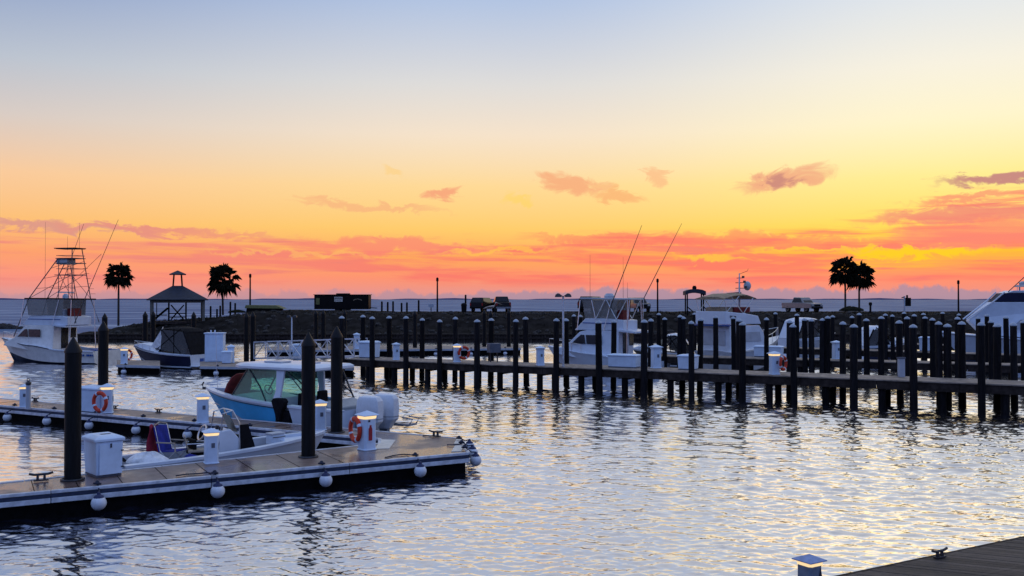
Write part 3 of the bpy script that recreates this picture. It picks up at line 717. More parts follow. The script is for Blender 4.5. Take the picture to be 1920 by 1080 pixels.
# console and windscreen enclosure
wf = lambda x, z: 1.18 - max(0, x - 3.6) * .13 - (z - 1.0) * .17
cb = cabin([(4.2, .4), (5.5, .4), (5.5, 1.22), (5.2, 1.3), (4.2, 1.12)], lambda x, z: 1.02 - max(0, x - 3.6) * .12); cb.build('console', 'gel_white', blue, bevel=.02)
side_panels('side_window', 'glass_green', blue, [(3.55, 1.06), (5.62, 1.24), (4.95, 2.16), (3.3, 2.16)], wf, .0, .014)
fw = MB(); fw.plate([(5.62, wf(5.62, 1.24), 1.24), (5.62, -wf(5.62, 1.24), 1.24), (4.95, -wf(4.95, 2.16), 2.16), (4.95, wf(4.95, 2.16), 2.16)], .014); fw.build('windscreen', 'glass_green', blue)
for sg in (1, -1):
    fr_ = MB(); pt = lambda x, z: (x, sg * (wf(x, z) + .004), z)
    fr_.tube([pt(5.64, 1.22), pt(4.95, 2.18)], .03); fr_.tube([pt(5.64, 1.22), pt(3.5, 1.05)], .022); fr_.tube([pt(3.72, 1.06), pt(4.2, 1.62), pt(4.86, 2.16)], .028)
    fr_.build('window_frame', 'steel_dark', blue, True)
    pl = MB(); pl.plate([(3.16, sg * 1.16, .98), (3.52, sg * 1.16, .98), (3.36, sg * 1.08, 1.5), (3.42, sg * .98, 2.2), (3.06, sg * .98, 2.2), (3.12, sg * 1.08, 1.5)], .09); pl.build('pillar', 'gel_white', blue, bevel=.02)
    rr = MB(); rr.tube([(1.75, sg * 1.12, 1.0), (2.3, sg * 1.02, 2.2)], .032); rr.tube([(3.0, sg * 1.0, 2.2), (1.9, sg * 1.12, 1.3)], .02); rr.build('rear_support', 'steel_dark', blue, True)
tp = MB(); oc = lambda k_, z: [(1.8 + k_, -1.1 + k_, z), (5.0 - k_, -1.12 + k_, z), (5.55 - k_, -.75 + k_, z), (5.6 - k_, .75 - k_, z), (5.0 - k_, 1.12 - k_, z), (1.8 + k_, 1.1 - k_, z)]
tp.rings([oc(.05, 2.19), oc(0, 2.23), oc(0, 2.3), oc(.10, 2.37), oc(.4, 2.40)]); tp.build('hardtop', 'gel_white', blue, True)
MB().box((4.0, .35, 2.43), (.8, .5, .05)).build('roof_hatch', 'gel_grey', blue, bevel=.01)
MB().box((2.6, .1, 2.42), (.3, .4, .05)).build('radar_base', 'gel_grey', blue)
st_ = MB(); st_.box((2.95, .45, .78), (.5, .5, .16)); st_.box((2.72, .45, 1.12), (.14, .5, .6), 0, .9); st_.build('helm_seat', 'canvas_black', blue, bevel=.04)
st_ = MB(); st_.box((2.95, -.5, .78), (.5, .5, .16)); st_.box((2.72, -.5, 1.12), (.14, .5, .6), 0, .9); st_.build('passenger_seat', 'canvas_black', blue, bevel=.04)
ls = MB(); ls.cabin = None; cabin([(.55, .4), (1.9, .4), (1.85, 1.08), (1.2, 1.2), (.6, 1.02)], lambda x, z: .92, ls); ls.build('lounge_cover', 'cowl_grey', blue, bevel=.04)
MB().torus((4.35, .42, 1.45), .17, .018, (-1, 0, .5), 16, 6).build('steering_wheel', 'steel_dark', blue, True)
bo = MB(); bo.tube([(LB - .12, 0, 1.3), (LB + .14, 0, 1.3)], .05, 8); bo.tube([(LB + .1, .0, 1.28), (LB + .2, 0, 1.42), (LB + .1, 0, 1.52)], .025); bo.build('anchor_roller', 'steel_dark', blue, True)
MB().tube([(LB - 1.2, .55, 1.3), (LB - 1.15, .6, 3.4)], .007, 5).build('whip_aerial', 'steel', blue)
def outboard(par, x, y, s=1.0, m1='cowl_white', m2='cowl_grey', zt=.0, tilt=0.0):
    rings = []
    for xo, zo, ww, lf, lb in ((0, .3, .17, .2, .26), (0, .5, .22, .24, .38), (0, .62, .27, .34, .5), (0, .95, .28, .36, .52), (0, 1.28, .26, .34, .50), (0, 1.40, .21, .26, .42), (0, 1.44, .1, .12, .26)):
        rings.append([(x + s * q, y + s * w_, zt + s * zo) for q, w_ in ((lf, ww * .5), (lf * .7, ww), (-lb * .6, ww), (-lb, ww * .55), (-lb, -ww * .55), (-lb * .6, -ww), (lf * .7, -ww), (lf, -ww * .5))])
    e = MB().rings(rings).build('outboard', m1, par, True, .02)
    b = MB(); b.rings([[(x + s * q, y + s * w_, zt + s * z_) for q, w_ in ((.12, .06), (-.2, .07), (-.2, -.07), (.12, -.06))] for z_ in (-.5, .56)]); b.box((x + .3 * s, y, zt + .55 * s), (.4 * s, .22 * s, .5 * s)); b.build('midsection', m2, e)
    g_ = MB(); g_.plate([(x + .05 * s, y + .262 * s, zt + .95 * s), (x - .42 * s, y + .2 * s, zt + .8 * s), (x - .42 * s, y + .2 * s, zt + .86 * s), (x + .05 * s, y + .262 * s, zt + 1.02 * s)], .01); g_.build('cowl_stripe', m2, e)
    MB().rings([[(x + s * q, y + s * w_, zt + s * z_) for q, w_ in ((.345, .14), (.245, .278), (-.305, .278), (-.515, .152), (-.515, -.152), (-.305, -.278), (.245, -.278), (.345, -.14))] for z_ in (.70, .725)]).build('cowl_seam', m2, e)
    return e
outboard(blue, -.45, .42, 1.02); outboard(blue, -.45, -.42, 1.02)
lad = MB(); lad.box((-1.05, -.9, .42), (.5, .45, .06)); lad.tube([(-1.3, -.72, .45), (-1.42, -.72, .62), (-1.0, -.72, .66)], .025); lad.tube([(-1.3, -1.1, .45), (-1.42, -1.1, .62), (-1.0, -1.1, .66)], .025); lad.box((-.5, -.95, .4), (.9, .3, .1)); lad.build('swim_ladder', 'cowl_grey', blue)
for xx in (.35, .6, .85, 1.1): MB().lathe([(.035, 0), (.03, .03)], (xx, B_ / 2 - .1, 1.005), 8).build('rod_holder', 'steel_dark', blue)
for o in list(S.objects):
    if o.parent == blue and o.name.split('.')[0] in ('console', 'side_window', 'windscreen', 'window_frame', 'pillar', 'rear_support', 'hardtop', 'roof_hatch', 'radar_base', 'helm_seat', 'passenger_seat', 'steering_wheel'): o.location.x = -.45
cu = MB(); cu.rings([[(5.95 + dx * math.cos(a) * .18 - .42 * zz, math.sin(a) * .62 * dx, 1.0 + zz * 1.25) for a in [2 * math.pi * i / 14 for i in range(14)]] for dx, zz in ((.55, 0), (.85, .12), (1.0, .32), (.95, .52), (.75, .7), (.4, .8))])
o = cu.build('bow_cushion', 'canvas_maroon', None, True); o.location = loc; o.rotation_euler = (0, 0, rz); tag(o, 'dark red rounded cover standing in the bow of the blue boat', 'cushion')
o.location = Vector(loc) + Vector((0, 0, -.08))
bg_ = MB(); bg_.rings([[(2.55 + a_ * w_, B_ / 2 - .05 + b_ * .11, z_) for a_, b_ in ((-1, -1), (1, -1), (1, 1), (-1, 1))] for w_, z_ in ((.09, .56), (.12, .75), (.22, 1.0), (.3, 1.2), (.2, 1.3))])
o = bg_.build('wetsuit', 'canvas_black', None, True, .03); o.location = loc; o.rotation_euler = (0, 0, rz); tag(o, 'black wetsuit hanging in the side door of the blue boat', 'wetsuit')

# --- white skiff inside the V
ndir = (c_n2b - c_n2a).normalized(); nn = rot90(ndir)
a_ = Q(l_n2, 236); a_.z = 0; b_ = Q(l_n2, 600); b_.z = 0
BS = 1.75; LS = (b_ - a_).length + .75
left_ = rot90(ndir); loc = a_ + nn * .12 + left_ * (BS / 2); loc.z = 0; rzs = yaw(ndir) + R(2.0)
skiff = thing('skiff', 'white open skiff with centre console tied inside the V of the dock', 'boat', loc, rzs)
h = Hull(LS, BS, .60, .86, rake=.5, zc=.08, p=3.0, draft=.2, flare=.22)
std_hull(skiff, h, 'gel_white')
m_ = MB(); h.gunwale(m_, 0, .99, .16, .05); m_.build('gunwale', 'gel_white', skiff, True)
m_ = MB(); h.well(m_, .03, .74, .22, .16); m_.build('cockpit', 'gel_grey', skiff)
m_ = MB(); h.deck(m_, .74, .995, .03, -.06, .02); m_.build('casting_deck', 'gel_white', skiff, True)
cabin([(2.35, .22), (3.0, .22), (3.02, .95), (2.8, 1.2), (2.42, 1.15)], lambda x, z: .36).build('console', 'gel_white', skiff, bevel=.03)
wsn = MB(); wsn.plate([(3.0, .3, 1.1), (3.0, -.3, 1.1), (2.8, -.26, 1.55), (2.8, .26, 1.55)], .01); wsn.build('windscreen', 'vinyl_dark', skiff)
gr = MB()
for sg in (1, -1): gr.tube([(3.05, sg * .34, .6), (3.02, sg * .36, 1.35), (2.85, sg * .32, 1.68), (2.6, sg * .32, 1.62), (2.45, sg * .36, .7)], .02)
gr.tube([(2.85, .32, 1.68), (2.85, -.32, 1.68)], .02); gr.build('grab_rail', 'steel', skiff, True)
MB().torus((2.2, .1, 1.12), .2, .022, (-1, 0, .45), 18, 6).build('steering_wheel', 'steel', skiff, True)
dv = MB(); dv.plate([(3.06, -.38, .3), (3.55, -.38, .35), (3.25, -.38, 1.3), (3.04, -.38, 1.3)], .03); dv.build('console_cover', 'canvas_black', skiff)
for y_ in (.1, -.15): MB().lathe([(.05, 0), (.055, .08), (.03, .1)], (2.6, y_, 1.17), 10).build('gauge', 'steel_dark', skiff, True)
MB().box((3.45, 0, .3), (.5, .55, .36)).build('forward_seat', 'gel_white', skiff, bevel=.04)
MB().box((3.45, 0, .51), (.48, .53, .06)).build('seat_cushion', 'seat_beige', skiff, bevel=.02)
cb_ = MB(); cb_.box((2.05, .1, .62), (.34, .62, .1)); cb_.box((1.92, .1, .82), (.08, .6, .34)); cb_.box((2.05, .1, .4), (.1, .5, .36)); cb_.build('leaning_post', 'canvas_black', skiff, bevel=.03)
outboard(skiff, -.32, 0, .62, 'car_black', 'steel_dark', .05)
sp2 = MB(); sp2.tube([(1.62, .1, .12), (1.62, .1, .5)], .04); sp2.build('seat_post', 'steel', skiff)
def in_boat(root, pts): 
    M_ = Matrix.Translation(root.location) @ Matrix.Rotation(root.rotation_euler.z, 4, 'Z'); return [M_ @ Vector(p_) for p_ in pts]
wp = in_boat(skiff, [(2.0, -.1, .28)])[0]
ch = thing('helm_chair', 'beige low folding chair behind the skiff console', 'chair', wp, rzs - .3)
MB().box((0, 0, .42), (.46, .44, .06)).build('seat', 'seat_beige', ch, bevel=.02)
MB().rings([[(-.2 - .1 * (z_ - .45), y_, z_), (-.24 - .1 * (z_ - .45), y_, z_)] + [] for y_, z_ in ()] or [[(-.22, -.2, .5), (-.26, -.2, .5), (-.26, .2, .5), (-.22, .2, .5)], [(-.3, -.2, .82), (-.34, -.2, .82), (-.34, .2, .82), (-.3, .2, .82)]]).build('backrest', 'seat_beige', ch, bevel=.02)
for x_, y_ in ((-.2, -.2), (-.2, .2), (.2, -.2), (.2, .2)): MB().tube([(x_, y_, 0), (x_ * .9, y_, .42)], .014).build('leg', 'steel', ch)
for y_ in (-.23, .23): MB().tube([(-.26, y_, .62), (.18, y_, .62), (.2, y_, .42)], .016).build('armrest', 'steel', ch, True)
wp = in_boat(skiff, [(1.45, .05, .3)])[0]
cc = thing('camp_chair', 'folding camp chair with blue and red cloth in the skiff stern', 'chair', wp, rzs - .95)
MB().plate([(-.22, -.24, .42), (.24, -.24, .45), (.24, .24, .45), (-.22, .24, .42)], .02).build('seat', 'cloth_blue', cc)
MB().rings([[(-.22 - .16 * q, -.27, .42 + .62 * q), (-.24 - .16 * q, 0, .42 + .66 * q), (-.22 - .16 * q, .27, .42 + .62 * q), (-.26 - .16 * q, .27, .42 + .62 * q), (-.28 - .16 * q, 0, .42 + .66 * q), (-.26 - .16 * q, -.27, .42 + .62 * q)] for q in (0, .5, 1)]).build('backrest', 'cloth_blue', cc, True)
for y_ in (-.25, .25):
    MB().tube([(-.25, y_, 0), (.24, y_, .46)], .014).build('leg', 'steel', cc); MB().tube([(.25, y_, 0), (-.24, y_, .46), (-.4, y_, 1.08)], .014).build('leg', 'steel', cc, True)
    MB().tube([(-.32, y_ * 1.08, .66), (.22, y_ * 1.08, .66), (.22, y_ * 1.0, .44)], .02).build('armrest', 'seat_beige', cc, True)
MB().tube([(-.4, -.26, 1.08), (-.43, 0, 1.14), (-.4, .26, 1.08)], .018).build('top_rail', 'seat_beige', cc, True)
M_c = Matrix.Translation(wp) @ Matrix.Rotation(rzs - .95, 4, 'Z')
tw = MB(); rows = []
for j in range(9):
    q = j / 8; rows.append([(-.46 + .10 * math.sin(i * 1.1 + j) * .2 - (.12 * q), -.36 + .34 * i / 6 * (1 + .5 * q), 1.1 - .78 * q + .03 * math.sin(i * 1.7)) for i in range(7)])
tw.rings(rows, closed=False); tw2 = MB(); tw2.v = [tuple(M_c @ Vector(v) - wp) for v in tw.v]; tw2.f = tw.f
o = tw2.build('beach_towel', 'cloth_red', None, True); o.location = wp; sol = o.modifiers.new('thick', 'SOLIDIFY'); sol.thickness = .02; tag(o, 'dark red towel hung over the camp chair in the skiff', 'towel')
def heap(name, m, label, cat, c_, sx, sy, sz):
    mb = MB(); mb.sphere((0, 0, 0), 1, 14, 8, (sx, sy, sz)); mb.v = [(x * random.uniform(.8, 1.15), y * random.uniform(.8, 1.15), max(-.02, z * random.uniform(.6, 1.3))) for x, y, z in mb.v]
    o_ = mb.build(name, m, None, True); o_.location = c_; sb = o_.modifiers.new('s', 'SUBSURF'); sb.levels = 1; sb.render_levels = 1; return tag(o_, label, cat)
heap('crumpled_tarp', 'cloth_white', 'crumpled white and blue tarp in the skiff stern', 'tarp', in_boat(skiff, [(.7, -.3, .56)])[0], .55, .42, .24)
heap('gear_bag', 'canvas_black', 'dark gear heap at the skiff stern beside the white tarp', 'bag', in_boat(skiff, [(.2, .3, .46)])[0], .22, .25, .2)

ck = thing('cooler', 'small white cooler on the forward deck of the skiff', 'cooler', in_boat(skiff, [(4.15, -.1, .66)])[0], rzs + .2)
MB().box((0, 0, .13), (.42, .28, .26)).build('body', 'plastic_white', ck, bevel=.02); MB().box((0, 0, .285), (.45, .31, .05)).build('lid', 'gel_grey', ck, bevel=.015); MB().tube([(-.2, -.17, .2), (0, -.19, .2), (.2, -.17, .2)], .012).build('handle', 'steel_dark', ck, True)
heap('life_jacket', 'cloth_blue', 'crumpled dark blue life jacket on the skiff floor behind the console', 'life jacket', in_boat(skiff, [(1.75, -.35, .5)])[0], .22, .2, .16)
# --- generic sportfishing boat with tower
def sportfisher(label, corner, head, L, B, zs, zb, hull_m, win, tower=True, house=(3.2, 6.4), names=False, aft=0.0):
    loc_, rz_ = place(corner, head, B); t = thing('sportfishing_boat', label, 'boat', loc_, rz_)
    h = Hull(L, B, zs, zb, rake=1.1, zc=.12, p=2.2, flare=.36, dip=[(0, zs), (house[0] / L - .12, zs + .04), (house[0] / L + .2, zs + .36), (1, zb)])
    std_hull(t, h, hull_m, 'bottom_dark', 'rub_blue' if names else 'gel_white')
    m_ = MB(); h.gunwale(m_, 0, house[0] / L, .22); m_.build('gunwale', 'gel_white', t, True)
    m_ = MB(); h.well(m_, .03, house[0] / L, .35, .22); m_.build('cockpit', 'gel_grey', t)
    m_ = MB(); h.deck(m_, house[0] / L, .995, .02, -.01, .08); m_.build('foredeck', 'gel_white', t, True)
    x0, x1 = house; wf = lambda x, z: (B / 2 - .32) * (1 - .28 * max(0, (x - x0 - 1.2) / (x1 - x0))) - max(0, z - zs) * .10
    ztop = 2.72
    hs = cabin([(x0, zs - .3), (x1 + .9, zs + .3), (x1 + .55, zs + .62), (x1 - .1, zs + .85), (x1 - 1.0, ztop - .1), (x1 - 1.5, ztop), (x0, ztop)], wf).build('deckhouse', 'gel_cream' if names else 'gel_white', t, bevel=.03)
    wz0, wz1 = zs + .95, ztop - .28
    side_panels('side_window', win, hs, [(x1 - 1.45, wz0), (x1 - .45, wz0), (x1 - 1.1, wz1), (x1 - 1.35, wz1)], wf)
    side_panels('side_window', win, hs, [(x1 - 2.6, wz0), (x1 - 1.55, wz0), (x1 - 1.45, wz1), (x1 - 2.55, wz1)], wf)
    MB().plate([(x1 - .08, wf(x1, wz0) - .12, zs + .9), (x1 - .08, -wf(x1, wz0) + .12, zs + .9), (x1 - .93, -wf(x1 - 1, wz1) + .15, ztop - .2), (x1 - .93, wf(x1 - 1, wz1) - .15, ztop - .2)], .02).build('windscreen', win, hs)
    MB().box((x0 - .012, .1, zs + .85), (.02, .7, 1.5)).build('saloon_door', 'window_dark', hs)
    MB().box((x0 - .012, -.75, zs + 1.2), (.02, .6, .7)).build('aft_window', 'window_dark', hs)
    ov = MB(); ov.rings([[(x0 - 1.15, -B / 2 + .25, ztop - .12), (x0 + .02, -B / 2 + .3, ztop - .02), (x0 + .02, B / 2 - .3, ztop - .02), (x0 - 1.15, B / 2 - .25, ztop - .12)], [(x0 - 1.15, -B / 2 + .25, ztop - .02), (x0 + .02, -B / 2 + .3, ztop + .1), (x0 + .02, B / 2 - .3, ztop + .1), (x0 - 1.15, B / 2 - .25, ztop - .02)]]); ov.build('cockpit_overhang', 'gel_white', t)
    hx0, x0 = x0, x0 - aft
    fb = lambda x, z: B / 2 - .42 - max(0, x - x0 - .6) * .12
    cb_ = cabin([(x0 + .1, ztop + .1), (x0 + .1, ztop + .62), (x0 + 1.6, ztop + .80), (x1 - 1.35, ztop + .72), (x1 - .55, ztop - .02), (x1 - 1.2, ztop + .012), (x0 + .1, ztop + .012)], fb).build('flybridge', 'gel_white', t, bevel=.04)
    side_panels('stripe', 'logo_blue', cb_, [(x0 + .7, ztop + .42), (x1 - 1.2, ztop + .42), (x1 - 1.15, ztop + .47), (x0 + .7, ztop + .47)], fb)
    zt_ = 4.55
    MB().rings([[(x0 - .35, -B / 2 + .45, z_), (x1 - 1.0, -B / 2 + .62, z_ + .05), (x1 - 1.0, B / 2 - .62, z_ + .05), (x0 - .35, B / 2 - .45, z_)] for z_ in (zt_, zt_ + .1)]).build('hardtop', 'canvas_black' if names else 'gel_grey', t, bevel=.03)
    for sg in (1, -1):
        MB().plate([(x0 + .6, sg * (B / 2 - .45), ztop + .72), (x1 - 1.35, sg * (B / 2 - .66), ztop + .74), (x1 - 1.15, sg * (B / 2 - .68), zt_), (x0 + .5, sg * (B / 2 - .5), zt_)], .008).build('clear_curtain', 'vinyl', t)
        for xb, xt in ((x0 - .2, x0 - .15), (x0 + 1.3, x0 + .9), (x1 - 1.0, x1 - 1.1)): MB().tube([(xb, sg * (B / 2 - .3), ztop if xb > x0 else zs), (xt, sg * (B / 2 - .5), zt_)], .028).build('hardtop_leg', 'steel', t)
    MB().box((x0 + 1.2, 0, ztop + .95), (.5, 1.2, .5)).build('helm_console', 'gel_white', t, bevel=.04)
    MB().box((x0 + .55, 0, ztop + .8), (.4, 1.0, .85)).build('helm_seat', 'canvas_maroon', t, bevel=.05)
    # bow rail
    pts = [h.at(L * q, .1, .5) for q in (.62, .72, .82, .92, .985)]
    for sg in (1, -1):
        q_ = [Vector((v.x, sg * v.y, v.z)) for v in pts]; rail(q_, [(v, Vector((v.x, v.y, v.z - .52))) for v in q_], .016).build('bow_rail', 'steel', t, True)
    bx = MB().box((.55, 0, .72), (.5, B * .5, .65)).build('bait_box', 'logo_blue' if names else 'gel_white', t, bevel=.03)
    return t, h, zt_, x0, x1
def outrigger(t, a, b):
    MB().tube([a, Vector(a).lerp(Vector(b), .5), b], .032, 6, .012).build('outrigger', 'steel_dark', t)
ang = R(15); head = Vector((-math.cos(ang), math.sin(ang), 0))
t, h, zt_, x0, x1 = sportfisher('cream sportfishing boat with tall tuna tower at far left', P(172, 684.5, 0), head, 9.2, 3.3, .95, 1.72, 'gel_cream', 'window_warm', house=(3.6, 7.3), names=True, aft=1.3)
def tower(t, x0, x1, zt_, levels, B, lean=.2):
    bx = [(x0 + .1, .95), (x1 - .5, .95)]
    for sg in (1, -1):
        lg = MB(); lg.tube([(x0 + .0, sg * 1.2, 2.9), (x0 + .55, sg * .95, zt_), (x0 + .95, sg * .5, levels[-1])], .035); lg.build('tower_leg', 'tower_metal', t, True)
        lg = MB(); lg.tube([(x1 - .2, sg * 1.1, 1.9), (x1 - 1.3, sg * .9, zt_), (x0 + 2.2, sg * .45, levels[-2])], .035); lg.build('tower_leg', 'tower_metal', t, True)
        lg = MB(); lg.tube([(x0 + 1.7, sg * .95, zt_), (x0 + 2.1, sg * .5, levels[-2])], .026)
        for q in (.25, .5, .75):
            a = Vector((x0 + .55, sg * .95, zt_)).lerp(Vector((x0 + .95, sg * .5, levels[-1])), q); b = Vector((x1 - 1.3, sg * .9, zt_)).lerp(Vector((x0 + 2.2, sg * .45, levels[-2])), q); lg.tube([a, b], .016)
        lg.tube([(x0 + .55, sg * .95, zt_), (x0 + 1.9, sg * .6, levels[0])], .018); lg.tube([(x1 - 1.3, sg * .9, zt_), (x0 + .9, sg * .6, levels[0])], .018)
        for q in (.12, .22, .32, .42, .52, .62, .72): 
            a = Vector((x0 + .1, sg * 1.1, zt_ - .1)).lerp(Vector((x0 + .95, sg * .5, levels[-1])), q); lg.tube([a, a + Vector((.42, 0, 0))], .014)
        lg.build('tower_brace', 'tower_metal', t)
    for i, z_ in enumerate(levels):
        w_ = .75 - .06 * i; l_ = (x0 + .75, x0 + 2.35)
        fr_ = MB(); fr_.tube([(l_[0], -w_, z_), (l_[1], -w_ * .8, z_), (l_[1], w_ * .8, z_), (l_[0], w_, z_), (l_[0], -w_, z_)], .03); fr_.build('tower_ring', 'tower_metal', t)
    for z_ in (levels[1] + .55, levels[0] + .45):
        MB().tube([(x0 + .8, -.62, z_), (x0 + 2.3, -.5, z_), (x0 + 2.3, .5, z_), (x0 + .8, .62, z_), (x0 + .8, -.62, z_)], .02).build('tower_rail', 'tower_metal', t)
    for y_ in (-.3, .3): MB().tube([(x0 + 1.4, y_, zt_), (x0 + 1.5, y_, levels[1])], .022).build('ladder_rail', 'tower_metal', t)
    MB().box((x0 + 1.55, 0, levels[-1] + .03), (1.75, 1.2, .06)).build('sun_shade', 'canvas_black', t)
    MB().box((x0 + 1.5, 0, levels[-2] - .0), (1.3, 1.0, .07)).build('tower_platform', 'canvas_black', t)
    MB().box((x0 + 1.9, 0, levels[1] + .12), (.95, .9, .4)).build('belly_box', 'gel_grey', t, bevel=.05)
tower(t, x0 - .6, x1, zt_ + .1, [6.35, 7.2, 7.55, 8.25], 3.3)
outrigger(t, (x0 - .6, 1.35, 2.9), (x0 - 4.6, 1.9, 10.1)); outrigger(t, (x1 - .9, -1.4, 2.8), (x0 + 1.2, -1.7, 10.2))
for x_, y_, z0, z1 in ((x0 + 2.3, .9, 4.6, 10.15), (x0 + .4, -.3, 8.25, 10.15), (x0 + 1.6, -.5, 8.2, 9.2)): MB().tube([(x_, y_, z0), (x_, y_, z1)], .012, 5, .007).build('aerial', 'steel_dark', t)
MB().box((x0 + 1.3, 0, zt_ + .55), (.14, 1.5, .1)).lathe([(.22, .1), (.22, .32), (.1, .45)], (x0 + 1.3, 0, zt_), 12).build('radar', 'gel_white', t)
MB().tube([(x0 + .6, -.6, 6.4), (x0 - 1.0, -.9, 7.9)], .014).build('rigging_pole', 'steel_dark', t)
nm = MB()
for i, (x_, w_) in enumerate(((1.25, .10), (1.1, .1), (.96, .12), (.8, .1), (.5, .1), (.37, .12), (.22, .1), (.08, .08))):
    y_ = h.sec(x_ / h.L)[2]; nm.box((x_, (h.sec(x_ / h.L)[2][1] + h.sec(x_ / h.L)[3][1]) / 2 + .02, .66), (w_, .02, .13))
nm.build('name_lettering', 'logo_blue', t)

ang = R(32); head = Vector((-math.cos(ang), math.sin(ang), 0))
t, h, zt_, x0, x1 = sportfisher('white sportfishing boat with raised outriggers behind the fixed pier', P(1222, 711, 0), head, 7.7, 2.9, .95, 1.62, 'gel_white', 'window_dark', house=(2.3, 6.0), aft=.4)
for sg in (1, -1):
    fr_ = MB()
    for a, b in (((x0 - .2, 1.1, 2.8), (x0 - .3, 1.0, 4.55)), ((x0 + .5, 1.1, 3.4), (x0 - .1, 1.0, 4.55)), ((x0 + .5, 1.1, 3.4), (x0 + 1.2, 1.0, 4.55)), ((x0 + 1.9, 1.05, 3.4), (x0 + 1.3, 1.0, 4.55)), ((x0 + 1.9, 1.05, 3.4), (x0 + 2.2, 1.0, 4.55))):
        fr_.tube([(a[0], sg * a[1], a[2]), (b[0], sg * b[1], b[2])], .026)
    fr_.build('bridge_frame', 'steel', t)
outrigger(t, (x0 + .9, 1.2, 4.0), (x0 - 1.5, 1.9, 8.85)); outrigger(t, (x0 + .0, -1.3, 4.3), (x0 - 2.3, -2.2, 9.2))
MB().lathe([(.3, 4.65), (.32, 4.8), (.2, 4.95)], (x0 + 1.4, .2, 0), 12).build('radar', 'gel_grey', t, True)
for x_, y_, z1 in ((x0 + 2.4, .8, 7.3), (x0 + 1.0, -.9, 7.2), (x0 + .2, .2, 5.6)): MB().tube([(x_, y_, 4.6), (x_, y_, z1)], .012, 5, .006).build('aerial', 'steel_dark', t)

